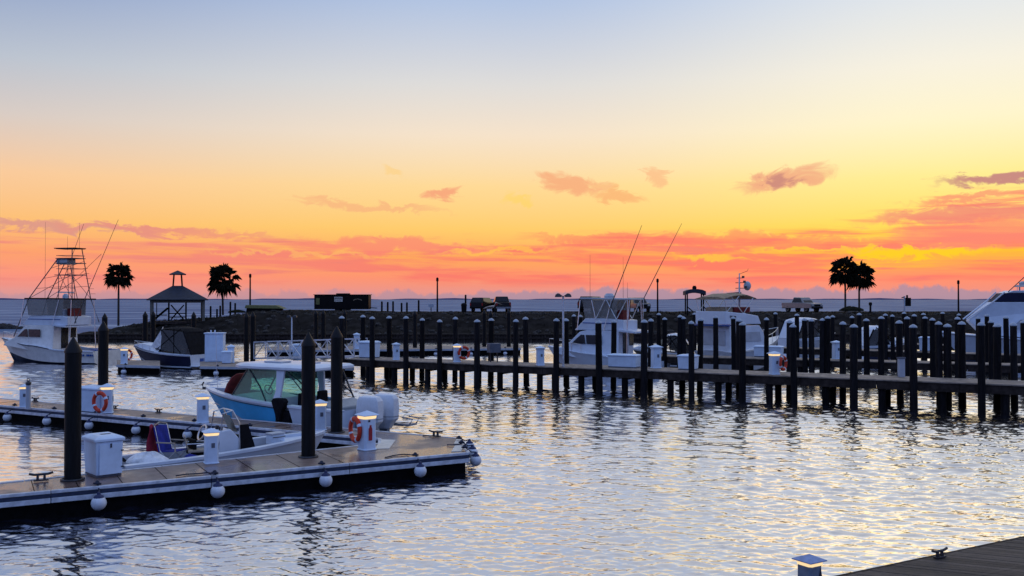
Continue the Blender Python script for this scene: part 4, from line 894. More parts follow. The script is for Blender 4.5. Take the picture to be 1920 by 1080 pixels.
# --- cabin cruiser (several)
def cruiser(label, corner, head, L, B, hull_m, zs=.85, zb=1.15, canvas='canvas_black', enclosed=True, logo=False, top=2.3):
    side = 1 if head.x < 0 else -1
    loc_, rz_ = place(corner, head, B, side); t = thing('cabin_cruiser', label, 'boat', loc_, rz_)
    h = Hull(L, B, zs, zb, rake=1.0, zc=.1, p=2.1, flare=.3)
    m_ = MB(); h.side(m_); m_.build('hull', hull_m, t, True)
    m_ = MB(); h.transom(m_, -.005); m_.build('transom', 'gel_white', t)
    m_ = MB(); h.side(m_, lo=0, hi=1); m_.build('bottom', 'bottom_dark', t, True)
    m_ = MB(); h.side(m_, fr=(.88, 1.0), out=.02); m_.build('sheer_band', 'gel_white', t, True)
    m_ = MB(); h.side(m_, fr=(.0, .10), out=.012); m_.build('boot_stripe', 'gel_white', t, True)
    m_ = MB(); h.gunwale(m_, 0, .5, .2); m_.build('gunwale', 'gel_white', t, True)
    m_ = MB(); h.well(m_, .03, .5, .4, .2); m_.build('cockpit', 'gel_grey', t)
    rings = []
    for q in h.ts(.46, .985, 9):
        hb_, z_ = max(.02, h.hb(q) - .08), h.z(q); cr = .42 * math.sin(math.pi * min(1, (1 - q) / .62)) ** .8 if q > .46 else .4
        rings.append([(q * L, hb_, z_), (q * L, hb_ * .72, z_ + cr * .75), (q * L, 0, z_ + cr), (q * L, -hb_ * .72, z_ + cr * .75), (q * L, -hb_, z_)])
    MB().rings(rings, closed=False).build('foredeck', 'gel_white', t, True)
    w0 = B / 2 - .22; zb_ = zs + .42; xw = L * .5
    ws_ = MB(); ws_.plate([(xw + .55, .0, zb_ + .02), (xw + .1, w0 * .95, zb_ - .08), (xw - .45, w0 * .9, zb_ + .55), (xw - .05, 0, zb_ + .62)], .012); ws_.plate([(xw + .55, .0, zb_ + .02), (xw + .1, -w0 * .95, zb_ - .08), (xw - .45, -w0 * .9, zb_ + .55), (xw - .05, 0, zb_ + .62)], .012); ws_.build('windscreen', 'vinyl_dark', t)
    fr_ = MB(); fr_.tube([(xw + .55, 0, zb_), (xw + .1, w0 * .95, zb_ - .06), (xw - .7, w0, zb_ - .1)], .03); fr_.tube([(xw + .55, 0, zb_), (xw + .1, -w0 * .95, zb_ - .06), (xw - .7, -w0, zb_ - .1)], .03); fr_.build('windscreen_frame', 'steel_dark', t)
    sl = MB()
    for sg in (1, -1): sl.plate([(L * .60, sg * (h.hb(.6) * .86), zs + .22), (L * .78, sg * (h.hb(.78) * .82), zs + .32), (L * .74, sg * (h.hb(.74) * .74), zs + .40), (L * .61, sg * (h.hb(.61) * .78), zs + .36)], .02)
    sl.build('cabin_window', 'window_dark', t)
    if enclosed:
        rings = []
        for x_, z_ in ((.62, top - .32), (.85, top - .1), (xw * .6, top), (xw - .35, top - .08)): rings.append([(x_, -w0, z_ - .1), (x_, -w0 * .6, z_), (x_, w0 * .6, z_), (x_, w0, z_ - .1), (x_, w0 * .95, z_ - .14), (x_, -w0 * .95, z_ - .14)])
        MB().rings(rings).build('bimini_top', canvas, t, True)
        for sg in (1, -1):
            MB().plate([(.05, sg * w0, zs + .02), (xw - .5, sg * w0, zs + .25), (xw - .4, sg * w0 * .98, top - .16), (.72, sg * w0 * .98, top - .3)], .01).build('side_curtain', 'vinyl_dark', t)
            fr_ = MB(); fr_.tube([(xw - .05, sg * w0, zs + .3), (.9, sg * w0, top - .1)], .03); fr_.tube([(.9, sg * w0, zs + .1), (xw - .4, sg * w0, top - .1)], .03); fr_.tube([(.0, sg * w0, zs), (.68, sg * w0, top - .25)], .05); fr_.tube([(1.5, sg * w0, zs + .1), (1.5, sg * w0, top - .08)], .03); fr_.build('bimini_frame', 'canvas_black', t)
        MB().plate([(.0, w0, zs + .02), (.0, -w0, zs + .02), (.68, -w0, top - .28), (.68, w0, top - .28)], .012).build('aft_curtain', canvas, t)
        if hull_m == 'gel_navy':
            MB().plate([(xw - .42, w0 + .02, zs + .35), (xw + .55, w0 * .9, zs + .45), (xw - .25, w0 * .6, top + .02), (xw - .5, w0 * .97, top - .1)], .012).build('forward_curtain', 'cloth_white', t)
    MB().box((-.35, 0, .22), (.75, B * .9, .09)).build('swim_platform', 'gel_white', t, bevel=.03)
    MB().box((1.0, .1, zs - .05), (.5, B * .5, .7)).build('cockpit_seat', 'gel_grey', t, bevel=.05)
    if logo:
        lm = MB()
        for y_, w_ in ((.25, .34), (-.12, .24), (-.42, .2)): lm.box((-.02, y_ - .2, .58), (.02, w_, .2))
        lm.build('transom_lettering', 'logo_blue', t)
    pts = [h.at(L * q, .08, .34) for q in (.6, .75, .88, .98)]
    for sg in (1, -1):
        q_ = [Vector((v.x, sg * v.y, v.z)) for v in pts]; rail(q_, [(v, Vector((v.x, v.y, v.z - .34))) for v in q_], .014).build('bow_rail', 'steel', t, True)
    return t
ang = R(24); hd = Vector((-math.cos(ang), math.sin(ang), 0))
cruiser('navy and white cabin cruiser under black canvas moored by the gazebo', P(354, 693.5, 0), hd, 6.1, 2.45, 'gel_navy', .95, 1.42, logo=True, top=2.75)
ang = R(15); hd = Vector((-math.cos(ang), math.sin(ang), 0))
cruiser('small dark-hulled white cabin cruiser right of the outrigger boat', D(1300, 700, 62), hd, 4.2, 2.0, 'car_black', .95, 1.2, 'gel_white', True, top=2.3)
ang = R(20); hd = Vector((math.cos(ang), math.sin(ang), 0))
cruiser('low white cabin cruiser seen between the crowded right-hand pilings', D(1628, 690, 66), hd, 4.6, 2.0, 'gel_navy', 1.25, 1.5, 'gel_white', True, top=2.7)
cruiser('pale grey cabin boat left of the turquoise pedestal among the pilings', D(1500, 700, 70), Vector((math.cos(R(30)), math.sin(R(30)), 0)), 5.2, 2.4, 'gel_grey', 1.6, 2.0, 'gel_white', True, top=3.2)

# --- trawler with flybridge, bimini and mast, bow to the right
ang = R(38); hd = Vector((math.cos(ang), math.sin(ang), 0)); LT, BT = 6.8, 3.0
loc, rz = place(D(1372, 700, 57), hd, BT, -1)
tw_ = thing('trawler_yacht', 'white flybridge trawler with tan bimini and antenna mast behind the pier', 'boat', loc, rz)
h = Hull(LT, BT, 1.35, 2.15, rake=1.0, zc=.15, p=2.1, flare=.34)
std_hull(tw_, h, 'gel_grey', rub='gel_cream')
m_ = MB(); h.deck(m_, 0, .995, .02, -.01, .06); m_.build('deck', 'gel_cream', tw_, True)
wf = lambda x, z: BT / 2 - .22 - max(0, x - 2.6) * .12
hs = cabin([(.1, 1.0), (3.9, 1.3), (3.6, 2.5), (3.1, 2.95), (.1, 2.95)], wf).build('deckhouse', 'gel_white', tw_, bevel=.04)
side_panels('side_window', 'gel_grey', hs, [(.5, 1.95), (3.3, 1.95), (3.1, 2.55), (.5, 2.55)], wf)
MB().box((.085, 0, 2.2), (.03, 1.9, .9)).build('aft_window', 'gel_grey', hs)
MB().box((-.1, 0, 2.98), (.5, BT - .3, .06)).build('aft_ledge', 'logo_blue', tw_)
fbp = cabin([(-.2, 3.03), (3.3, 3.03), (3.0, 3.55), (1.8, 3.7), (-.2, 3.85)], lambda x, z: BT / 2 - .3).build('flybridge', 'gel_white', tw_, bevel=.04)
side_panels('vent', 'plastic_dark', fbp, [(.2, 3.45), (.8, 3.45), (.8, 3.56), (.2, 3.6)], lambda x, z: BT / 2 - .3)
MB().rings([[(x_, -1.15, z_ - .12), (x_, -.6, z_), (x_, .6, z_), (x_, 1.15, z_ - .12)] + [(x_, 1.12, z_ - .17), (x_, -1.12, z_ - .17)] for x_, z_ in ((-.3, 4.75), (.8, 4.95), (2.0, 4.98), (2.9, 4.78))]).build('bimini', 'canvas_tan', tw_, True)
bf = MB()
for sg in (1, -1):
    for a, b in (((.0, 3.8), (-.2, 4.65)), ((.0, 3.8), (1.2, 4.8)), ((1.6, 3.7), (.4, 4.8)), ((1.6, 3.7), (2.6, 4.7))): bf.tube([(a[0], sg * 1.12, a[1]), (b[0], sg * 1.12, b[1])], .022)
bf.build('bimini_frame', 'steel', tw_)
MB().box((1.2, .2, 3.85), (1.6, 1.5, .5)).build('bridge_cover', 'canvas_tan', tw_, bevel=.12)
dg = MB(); dg.rings([[(2.2 + x_, y_ * w_ - .3, z_) for x_, y_ in ((-.9, -.4), (.6, -.45), (1.15, 0), (.6, .45), (-.9, .4))] for w_, z_ in ((.7, 3.75), (1, 4.1))]); dg.build('dinghy', 'canvas_maroon', tw_, bevel=.05)
ms = MB(); ms.tube([(2.4, -.2, 2.95), (2.4, -.2, 5.5), (2.4, -.2, 6.25)], .07, 8, .035); ms.build('mast', 'gel_white', tw_, True)
mh = MB()
for z_, y0, y1 in ((5.3, -.7, .1), (5.65, -.6, .1), (5.95, -.5, .0)): mh.tube([(2.4, y0, z_), (2.4, y1, z_)], .025); mh.box((2.4, y0, z_ + .06), (.12, .12, .14))
mh.build('mast_crosstree', 'steel_dark', tw_)
MB().sphere((2.75, -.55, 5.45), .24, 12, 8, (1, 1, 1.25)).build('satellite_dome', 'gel_grey', tw_, True)
MB().rings([[(2.3, y_, 4.95 + s_ * .1) for y_, s_ in ((-.2, -1), (.75, -.5), (.75, .5), (-.2, 1))], [(2.6, y_, 4.95 + s_ * .1) for y_, s_ in ((-.2, -1), (.75, -.5), (.75, .5), (-.2, 1))]]).build('radar_arm', 'steel_dark', tw_)
MB().tube([(2.4, -.2, 6.2), (2.6, -.7, 6.4), (2.62, -.72, 6.55)], .015).build('wind_vane', 'steel_dark', tw_)
pts = [h.at(LT * q, .08, .6) for q in (.55, .7, .85, .98)]
for sg in (1, -1):
    q_ = [Vector((v.x, sg * v.y, v.z)) for v in pts]; rail(q_, [(v, Vector((v.x, v.y, v.z - .6))) for v in q_], .018).build('bow_rail', 'steel', tw_, True)

# --- motor yacht cut by the right edge
ang = R(6); hd = Vector((-math.cos(ang), math.sin(ang), 0)); LY, BY = 13.0, 4.2
cn = D(2164, 690, 62); loc, rz = place(cn, hd, BY)
yt = thing('motor_yacht', 'white motor yacht with dark swept windscreen cut by the right picture edge', 'boat', loc, rz)
h = Hull(LY, BY, 1.5, 2.3, rake=1.8, zc=.2, p=2.2, flare=.34); std_hull(yt, h, 'gel_white', rub='gel_grey')
m_ = MB(); h.deck(m_, 0, .995, .02, -.01, .12); m_.build('deck', 'gel_white', yt, True)
wf = lambda x, z: max(.25, BY / 2 - .45 - max(0, x - 5) ** 1.4 * .10 - max(0, z - 2) * .08)
hs = cabin([(1.0, 1.6), (10.0, 2.1), (11.1, 3.1), (11.0, 3.28), (9.55, 4.40), (1.0, 4.40)], wf).build('deckhouse', 'gel_white', yt, bevel=.05)
cabin([(1.0, 4.405), (9.5, 4.405), (8.85, 5.02), (1.0, 5.02)], lambda x, z: wf(x, z) - .02).build('dark_windscreen', 'gel_navy', yt, bevel=.03)
cabin([(1.0, 5.025), (8.75, 5.025), (8.3, 5.2), (1.0, 5.2)], lambda x, z: wf(x, z) - .05).build('roof', 'gel_white', yt, bevel=.04)
for sg in (1, -1): MB().tube([(11.25, sg * wf(11.1, 3.1), 3.2), (9.58, sg * (wf(9.55, 4.4) + .03), 4.44), (8.88, sg * wf(8.9, 5.0), 5.08)], .05).build('edge_highlight', 'gel_white', yt, True)  # white tube modelled in as the highlight along the windscreen edge
side_panels('saloon_window', 'gel_grey', hs, [(2.0, 2.6), (8.6, 2.6), (8.0, 3.2), (2.0, 3.2)], wf)
MB().tube([(8.6, .6, 5.1), (7.1, .8, 6.6)], .03).build('aerial', 'steel_dark', yt)
ar = MB(); ar.box((7.3, 0, 5.5), (.5, 1.8, .1)); ar.lathe([(.3, 5.56), (.32, 5.75), (.15, 5.85)], (7.3, 0, 0), 12); ar.tube([(7.3, -.7, 5.15), (7.3, -.7, 5.5)], .05); ar.tube([(7.3, .7, 5.15), (7.3, .7, 5.5)], .05); ar.build('radar_arch', 'gel_grey', yt)
MB().sphere((6.9, .4, 6.3), .3, 12, 8, (1, 1, 1.5)).tube([(6.9, .4, 5.15), (6.9, .4, 6.1)], .05).build('satellite_dome', 'steel_dark', yt, True)
rl = MB()
rl.tube([(8.2, .9, 5.55), (5.0, 1.3, 5.6), (1.5, 1.4, 5.6)], .022)
for x_ in (8.2, 7.0, 5.6, 4.2, 2.8): rl.tube([(x_, 1.1, 5.15), (x_, 1.12, 5.58)], .018)
rl.build('roof_rail', 'steel', yt)

# ------------------------------------------------------------------ fixed timber piers
ZP = 1.22
def line(x0, y0, x1, y1): return lambda x: y0 + (y1 - y0) * (x - x0) / (x1 - x0)
def pier(label, fn, x0, x1, width, stubs=(), zp=ZP, name='timber_pier', deck='deck_grey', drop=.34, braces=True):
    a, b = P(x0, fn(x0), zp), P(x1, fn(x1), zp); t = thing(name, label, 'pier', (a.x, a.y, 0)); d_ = (b - a).normalized(); n_ = rot90(d_)
    if n_.y < 0: n_ = -n_
    L_ = (b - a).length; A = lambda s_, w_, z_: d_ * s_ + n_ * w_ + Vector((0, 0, z_))
    m_ = MB(); m_.prism([A(0, -.06, 0), A(L_, -.06, 0), A(L_, width + .06, 0), A(0, width + .06, 0)], zp - .05, zp); m_.build('deck', deck, t)
    n = max(1, int(L_ / 3))
    for i in range(n):
        for w_ in (.04, width - .04):
            m_ = MB().bar(A(L_ * i / n + .01, w_, zp - .23), A(L_ * (i + 1) / n - .01, w_, zp - .23), .08, .35); m_.build('fascia_beam', 'beam_wood', t)
    for sx in stubs:
        p_ = P(sx, fn(sx), zp) - Vector((a.x, a.y, 0)); p_.z = 0; q_ = p_ + n_ * .25
        MB().lathe([(.16, -1.5), (.155, zp - .1)], q_, 10).build('support_pile', 'pile_wood', t, True)
        MB().bar(q_ + Vector((0, 0, zp - .42)), q_ + n_ * (width - .4) + Vector((0, 0, zp - .42)), .2, .2).build('cross_beam', 'beam_wood', t)
        MB().lathe([(.16, -1.5), (.155, zp - .1)], q_ + n_ * (width - .5), 10).build('support_pile', 'pile_wood', t, True)
    return t, a, d_, n_
fA = line(648, 672.5, 1920, 722)
stA = [686, 735, 797, 862, 933, 1008, 1086, 1168, 1254, 1344, 1440, 1546, 1652, 1766, 1884, 2030]
pA, aA, dA, nA = pier('long timber pier on dark pilings crossing the harbour to the right', fA, 646, 2150, 2.2, stA)
fB = line(1225, 667, 1920, 685)
pier('second timber pier behind the long one, on the right', fB, 1225, 2100, 1.6, [1300, 1400, 1500, 1600, 1700, 1800, 1900])
fC = line(1560, 655, 1950, 667)
pier('third timber pier farther back among the right-hand pilings', fC, 1440, 2080, 1.6, [1480, 1580, 1680, 1780, 1880])
fD = line(1780, 647, 1950, 651)
pier('farthest timber pier below the motor yacht', fD, 1700, 2060, 1.6, [1760, 1840, 1920])
PT = thing('pier_piling', 'x', 'piling', (0, 0, -50), 0, 'pier pilings with pale cone caps')
MB().lathe([(.165, -1.8), (.152, 1.2), (.142, 3.53)], n=14).build('shaft', 'pile_wood', PT, True)
MB().lathe([(.16, 3.49), (.163, 3.52), (.11, 3.59), (.01, 3.64)], n=14).build('cap', 'cap_white', PT, True)
used = []
def pile_at(p, label):
    zo = random.uniform(-.14, .06); rz_ = random.random() * 3
    if not used:
        used.append(1); PT.location = (p.x, p.y, zo); PT.rotation_euler = (0, 0, rz_); PT['label'] = label; o_ = PT
    else: o_ = dup(PT, (p.x, p.y, zo), rz_, label)
    o_.rotation_euler = (random.uniform(-.013, .013), random.uniform(-.013, .013), rz_)
    s_ = random.uniform(.88, 1.08); o_.scale = (s_, s_, 1); return o_
for i, px in enumerate((646, 702, 765, 828, 898, 970, 1046, 1127, 1210, 1299, 1394, 1491, 1602, 1714, 1841, 1990)):
    p = P(px, fA(px), ZP) - nA * .2; pile_at(p, 'front-row pile of the long pier, ' + ORD[i] + ' from its left end')
for i, px in enumerate((681, 731, 791, 853, 920, 987, 1062, 1150, 1219, 1312, 1386, 1480, 1580, 1688, 1762, 1777, 1804, 1870, 1902)):
    a = P(px, fA(px), ZP); d = ray(px, 600); d = Vector((d.x, d.y, 0)).normalized(); q = (2.42) / d.dot(nA); p = a + d * q
    pile_at(p, 'back-row pile of the long pier, ' + ORD[i] + ' from its left end')
for i, px in enumerate((1245, 1273, 1282, 1341, 1375, 1435, 1508, 1520, 1539, 1549, 1623, 1649, 1698, 1746, 1792, 1856, 1917)):
    p = P(px, fB(px), ZP) + Vector((0, -.2, 0)); pile_at(p, 'pile along the second pier, ' + ORD[i] + ' from the left')
for i, px in enumerate((1453, 1493, 1558, 1595, 1609, 1658, 1672, 1711, 1731, 1831, 1847, 1885)):
    p = P(px, fC(px), ZP) + Vector((0, -.2, 0)); pile_at(p, 'pile along the third pier, ' + ORD[i] + ' from the left')
for i, px in enumerate((1715, 1752, 1790, 1822, 1862, 1897)):
    p = P(px, fD(px), ZP) + Vector((0, 1.9, 0)); pile_at(p, 'pile behind the farthest pier, ' + ORD[i] + ' from the left')
for i, (px, Y) in enumerate(((1077, 63), (1086, 60), (1105, 72), (1168, 66), (1235, 63), (1302, 66), (1320, 70), (1397, 68))):
    p = D(px, 640, Y); pile_at(p, 'free-standing pile in the water behind the white sportfishing boat, ' + ORD[i] + ' from the left')

# furniture on the piers
def deckA(px, back=1.4): a = P(px, fA(px), ZP); d = ray(px, 600); d = Vector((d.x, d.y, 0)).normalized(); return a + d * (back / d.dot(nA)) + Vector((0, 0, .003))
dock_box('big blue-white dock box at the left end of the long pier', deckA(672, .9), dA, 1.0, .75, .98, door=False)
dock_box('white dock box on the long pier below the white sportfishing boat', deckA(1139, 1.0), dA, 1.5, .7, .66, door=False)
dock_box('white dock box on the long pier left of the trawler', deckA(1270, 1.15), dA, .85, .7, .72, door=False)
dock_box('white dock box under the trawler bow on the second pier', P(1413, fB(1413) - 3, ZP), dA, 1.6, .7, .66, door=False)
dock_box('white dock box among the right-hand pilings on the third pier', P(1723, fC(1723) - 1.5, ZP), dA, .75, .6, .95, door=False)
pedestal('white power pedestal right of the big dock box on the long pier', deckA(743, .6), .3, .92, lit=False)
pedestal('white power pedestal with a life ring on the left half of the long pier', deckA(857, .6), .3, .95, lit=True)
p = deckA(866, .7); life_ring('orange life ring on the left half of the long pier', (p.x + .12, p.y - .12, p.z + .5), (.5, -.86, 0), .3)
pedestal('white power pedestal on the long pier left of the lamp post', deckA(1013, .5), .3, .95, lit=False)
pedestal('white power pedestal with a life ring on the right half of the long pier', deckA(1452, .5), .3, 1.0, lit=True)
p = deckA(1465, .7); life_ring('orange life ring on the right half of the long pier', (p.x + .06, p.y - .1, p.z + .5), (.75, -.66, 0), .28)
pedestal('bluish power pedestal on the second pier between crowded pilings', P(1568, fB(1568) - 3, ZP), .3, 1.0, lit=False)
pedestal('white power pedestal beside the stern of the white sportfishing boat', deckA(1230, 1.6), .3, 1.1, lit=False)
def lamp_post(label, p, h_, m1='alu'):
    t_ = thing('lamp_post', label, 'lamp post', p, 0, 'dock lamp posts'); MB().lathe([(.09, 0), (.09, .05), (.055, .06), (.05, h_)], n=10).build('pole', m1, t_, True)
    MB().tube([(-.3, 0, h_ + .06), (-.15, 0, h_ + .1), (0, 0, h_), (.15, 0, h_ + .1), (.3, 0, h_ + .04)], .03).build('arm', 'steel_dark', t_, True)
    for x_ in (-.25, .25): MB().rings([[(x_ + a * w_, b * w_ * .7, h_ + z_) for a, b in ((-1, -1), (1, -1), (1, 1), (-1, 1))] for w_, z_ in ((.17, -.02), (.14, .1), (.05, .17))]).build('lamp_head', 'steel_dark', t_)
    return t_
lamp_post('tall white lamp post on the long pier by the boat bow', deckA(1056, .35), 3.5)
lamp_post('white lamp post behind the gangway', P(547, 655, ZD), 2.6, 'gel_white')
t_ = thing('electric_cabinet', 'grey electric cabinet on thin legs behind the long pier', 'cabinet', deckA(926, 1.7), .4)
MB().box((0, 0, .75), (.62, .5, .5)).build('housing', 'plastic_dark', t_, bevel=.02)
for x_ in (-.2, .2): MB().box((x_, 0, .25), (.06, .06, .5)).build('leg', 'steel_dark', t_)
t_ = thing('conduit_box', 'pale grey upright box fixed at the long pier edge, far right', 'cabinet', deckA(1690, 1.7), .2)
MB().box((0, 0, .4), (.28, .16, .8)).build('housing', 'gel_grey', t_, bevel=.02); MB().box((0, 0, .83), (.32, .2, .06)).build('lid', 'plastic_dark', t_)

# ------------------------------------------------------------------ floating docks farther back and gangway
def float_dock(label, poly_px, fend, tagname, gl):
    ps = [P(x, y, ZD) for x, y in poly_px]; t = thing('floating_dock', label, 'dock', (ps[0].x, ps[0].y, 0)); q = prel(ps, t)
    MB().prism(q, .44, .55).build('deck', 'deck_grey', t); MB().prism(inset(q, .06), -.3, .438).build('float', 'float_black', t)
    MB().bar(q[0] + Vector((0, -.03, -.07)), q[1] + Vector((0, -.03, -.07)), .06, .15).build('edge_rail', 'gel_grey', t)
    for i, (x, zz) in enumerate(fend):
        e = ps[0].lerp(ps[1], (x - poly_px[0][0]) / (poly_px[1][0] - poly_px[0][0])); c_ = e + Vector((0, -.22, 0)); c_.z = zz
        fender('%s white ball fender on the %s' % (['left', 'middle', 'right'][i], gl), c_, e + Vector((0, .05, .03)))
    return t
float_dock('long low floating dock between the gangway and the bulkhead', [(500, 657), (977, 653), (972, 647.5), (500, 650)], [(813, .15), (880, .13), (946, .15)], 'e', 'far floating dock')
float_dock('low floating dock by the navy cruiser and the gangway foot', [(375, 687), (664, 690), (664, 677), (375, 678)], [(408, .16)], 'f', 'dock beside the navy cruiser')
float_dock('low floating dock behind the cream sportfishing boat', [(219, 684), (300, 686), (300, 676), (219, 675)], [(235, .15)], 'g', 'dock behind the cream boat')
for i, (px, py, lab) in enumerate([(778, 652, 'tall black far piling right of the blue-white dock box'), (908, 650, 'tall black piling beside the pelican pile'), (954, 650, 'tall far piling near the right end of the far float'), (920, 652, 'tall far piling with a pelican on top'),
        (462, 673, 'left one of a close pair of black pilings right of the navy cruiser'), (474, 671, 'right one of a close pair of black pilings right of the navy cruiser'), (272, 664, 'black piling in front of the gazebo, left of its pair'), (287, 662, 'black piling in front of the gazebo, right of its pair'), (363, 661, 'black piling rising behind the navy cruiser canvas'),
        (606, 652, 'black far piling left of the gangway end'), (592, 652, 'slim far piling beside the gangway'), (646, 652, 'black far piling above the left end of the long pier'), (196, 676, 'short black piling right behind the cream boat')]):
    p = P(px, py, ZD); dup(pile0, (p.x, p.y, -.1 + .1 * random.random()), random.random(), lab)
# gangway
ga, gb = P(476, 672, ZD + .12), P(664, 669, ZP - .1); gw = thing('gangway', 'white aluminium truss gangway behind the blue boat', 'gangway', ga); v = gb - ga; L_ = v.length; u = v.normalized(); s_ = Vector((-u.y, u.x, 0)).normalized()
for sg in (0, 1.1):
    m_ = MB(); off = s_ * sg; m_.bar(off, off + v, .07, .1); m_.bar(off + Vector((0, 0, 1.08)), off + v + Vector((0, 0, 1.08)), .06, .07); n = 8
    for i in range(n + 1):
        a = off + v * (i / n); m_.bar(a, a + Vector((0, 0, 1.08)), .05, .05)
        if i < n: b = off + v * ((i + 1) / n); m_.bar(a + Vector((0, 0, 1.08 if i % 2 else .0)), b + Vector((0, 0, 0 if i % 2 else 1.08)), .045, .045)
    m_.build('side_truss', 'alu', gw)
MB().plate([s_ * .06, v + s_ * .06, v + s_ * 1.04, s_ * 1.04], .06).build('walkway', 'alu', gw)
# white sheds and lockers by the navy cruiser
p = P(383, 679, ZD); t_ = thing('utility_cabinet', 'tall white utility cabinet right of the navy cruiser', 'cabinet', p, .1)
MB().box((.6, .4, .92), (1.15, .8, 1.8)).build('housing', 'plastic_white', t_, bevel=.02); MB().box((.6, .4, 1.85), (1.25, .9, .07)).build('roof', 'plastic_white', t_); MB().box((.6, -.012, .85), (.8, .02, 1.5)).build('door', 'plastic_white', t_)
for x_ in (.35, .6): MB().lathe([(.04, 1.88), (.04, 2.02), (.06, 2.05)], (x_, .3, 0), 8).build('vent', 'gel_white', t_)
pedestal('white power pedestal right of the tall utility cabinet', P(433, 680, ZD), .2, 1.1, lit=False)
dock_box('low white locker right of the tall utility cabinet', P(415, 682, ZD), Vector((1, .05, 0)), .6, .5, .8, door=False)
pedestal('white pedestal with a life ring between the two left boats', P(233, 682, ZD), .2, 1.0, lit=True)
p = P(240, 680, ZD); life_ring('orange life ring between the cream boat and the navy cruiser', (p.x, p.y - .05, ZD + .5), (.86, -.5, 0), .3)
pedestal('white power pedestal behind the upper left end of the long pier', P(669, 654, ZD), .2, 1.25, lit=False)
dock_box('white locker on the gangway landing', P(548, 676, ZD), Vector((1, 0, 0)), .62, .5, 1.1, door=False)
# pelican on a far pile
p = P(920, 652, ZD); o0 = Vector((p.x, p.y, 3.70))
pel = thing('pelican', 'pale pelican resting on a far black piling', 'bird', o0, 0)
pb = MB(); prof = [(-.62, .02, .10), (-.45, .07, .16), (-.15, .15, .2), (.12, .16, .24), (.28, .1, .30), (.34, .07, .42), (.36, .06, .52), (.42, .075, .6), (.52, .05, .6), (.6, .02, .58)]
pb.rings([[(x_, r_ * math.cos(2 * math.pi * j / 10), z_ + r_ * .9 * math.sin(2 * math.pi * j / 10)) for j in range(10)] for x_, r_, z_ in prof]); pb.build('body', 'bird_pale', pel, True)
MB().rings([[(x_, w_ * a, z_ + q * b) for a, b in ((-1, -1), (1, -1), (1, 1), (-1, 1))] for x_, w_, z_, q in ((.55, .03, .58, .04), (.8, .025, .5, .03), (.98, .01, .44, .01))]).build('bill', 'canvas_tan', pel)
for sg in (1, -1): MB().plate([(.2, sg * .15, .3), (-.2, sg * .17, .28), (-.62, sg * .06, .1), (-.25, sg * .16, .1), (.15, sg * .15, .12)], .03).build('wing', 'bird_brown', pel)
for sg in (1, -1): MB().tube([(.0, sg * .05, .1), (.02, sg * .06, .01), (.1, sg * .07, .005)], .015).build('foot', 'steel_dark', pel)

# ------------------------------------------------------------------ on the bank
def G(px, Y):
    d = ray(px, 560); x = d.x * Y / d.y; return Vector((x, Y, zland(x, Y)))
# gazebo
g0 = G(333, 109.5); g0.z = 2.15
GZS = .97
gz = thing('gazebo', 'square open gazebo with blue-grey hip roof and lantern cupola on the point', 'gazebo', g0, R(20))
hw = 3.05; gz.scale = (GZS, GZS, 1)
for i in range(4): MB().box(((-1 if i % 2 else 1) * (hw - .15), (-1 if i < 2 else 1) * (hw - .15), .95), (.3, .3, 2.7)).build('post', 'trim_cream', gz)
for x_ in (-1.0, 1.0): MB().box((x_, hw - .15, 1.0), (.2, .2, 2.5)).build('post', 'post_dark', gz)
MB().box((0, 0, -.25), (2 * hw, 2 * hw, .3)).build('floor', 'beam_wood', gz)
for y_ in (-1, 1): MB().box((0, y_ * (hw - .15), 2.2), (2 * hw, .12, .32)).build('frieze', 'trim_cream', gz)
for x_ in (-1, 1): MB().box((x_ * (hw - .06), 0, 2.2), (.12, 2 * hw - .4, .32)).build('frieze', 'trim_cream', gz)
rf = MB().rings([[(sx * w, sy * w, z) for sx, sy in ((-1, -1), (1, -1), (1, 1), (-1, 1))] for w, z in ((3.42, 2.32), (3.45, 2.42), (.66, 3.98), (.6, 4.02))]).build('roof', 'roof_navy', gz)
for i in range(4): MB().bar(((-1 if i % 2 else 1) * .52, (-1 if i < 2 else 1) * .30, 3.95), ((-1 if i % 2 else 1) * .42, (-1 if i < 2 else 1) * .24, 5.35), .14, .14).build('cupola_post', 'post_dark', rf)
MB().rings([[(sx * w, sy * w, z) for sx, sy in ((-1, -1), (1, -1), (1, 1), (-1, 1))] for w, z in ((.95, 5.3), (.96, 5.38), (.04, 5.82))]).build('cupola_roof', 'roof_navy', rf)
cb2 = MB(); cb2.bar((-.75, hw - .1, .0), (.75, hw - .1, 1.75), .16, .16); cb2.bar((.75, hw - .1, .0), (-.75, hw - .1, 1.75), .16, .16); cb2.bar((-.95, hw - .1, .3), (.95, hw - .1, .3), .12, .12); cb2.bar((-.95, hw - .1, .75), (.95, hw - .1, .75), .12, .12); cb2.build('cross_brace', 'post_dark', gz)
sr = MB(); sr.bar((-2.6, hw - .2, .1), (-1.1, hw - .2, 1.4), .2, .25); sr.bar((-2.9, hw - .2, .55), (-1.2, hw - .2, .55), .1, .12); sr.bar((-2.4, hw - .2, 0), (-2.4, hw - .2, 2), .1, .1); sr.build('stair_rail', 'post_dark', gz)

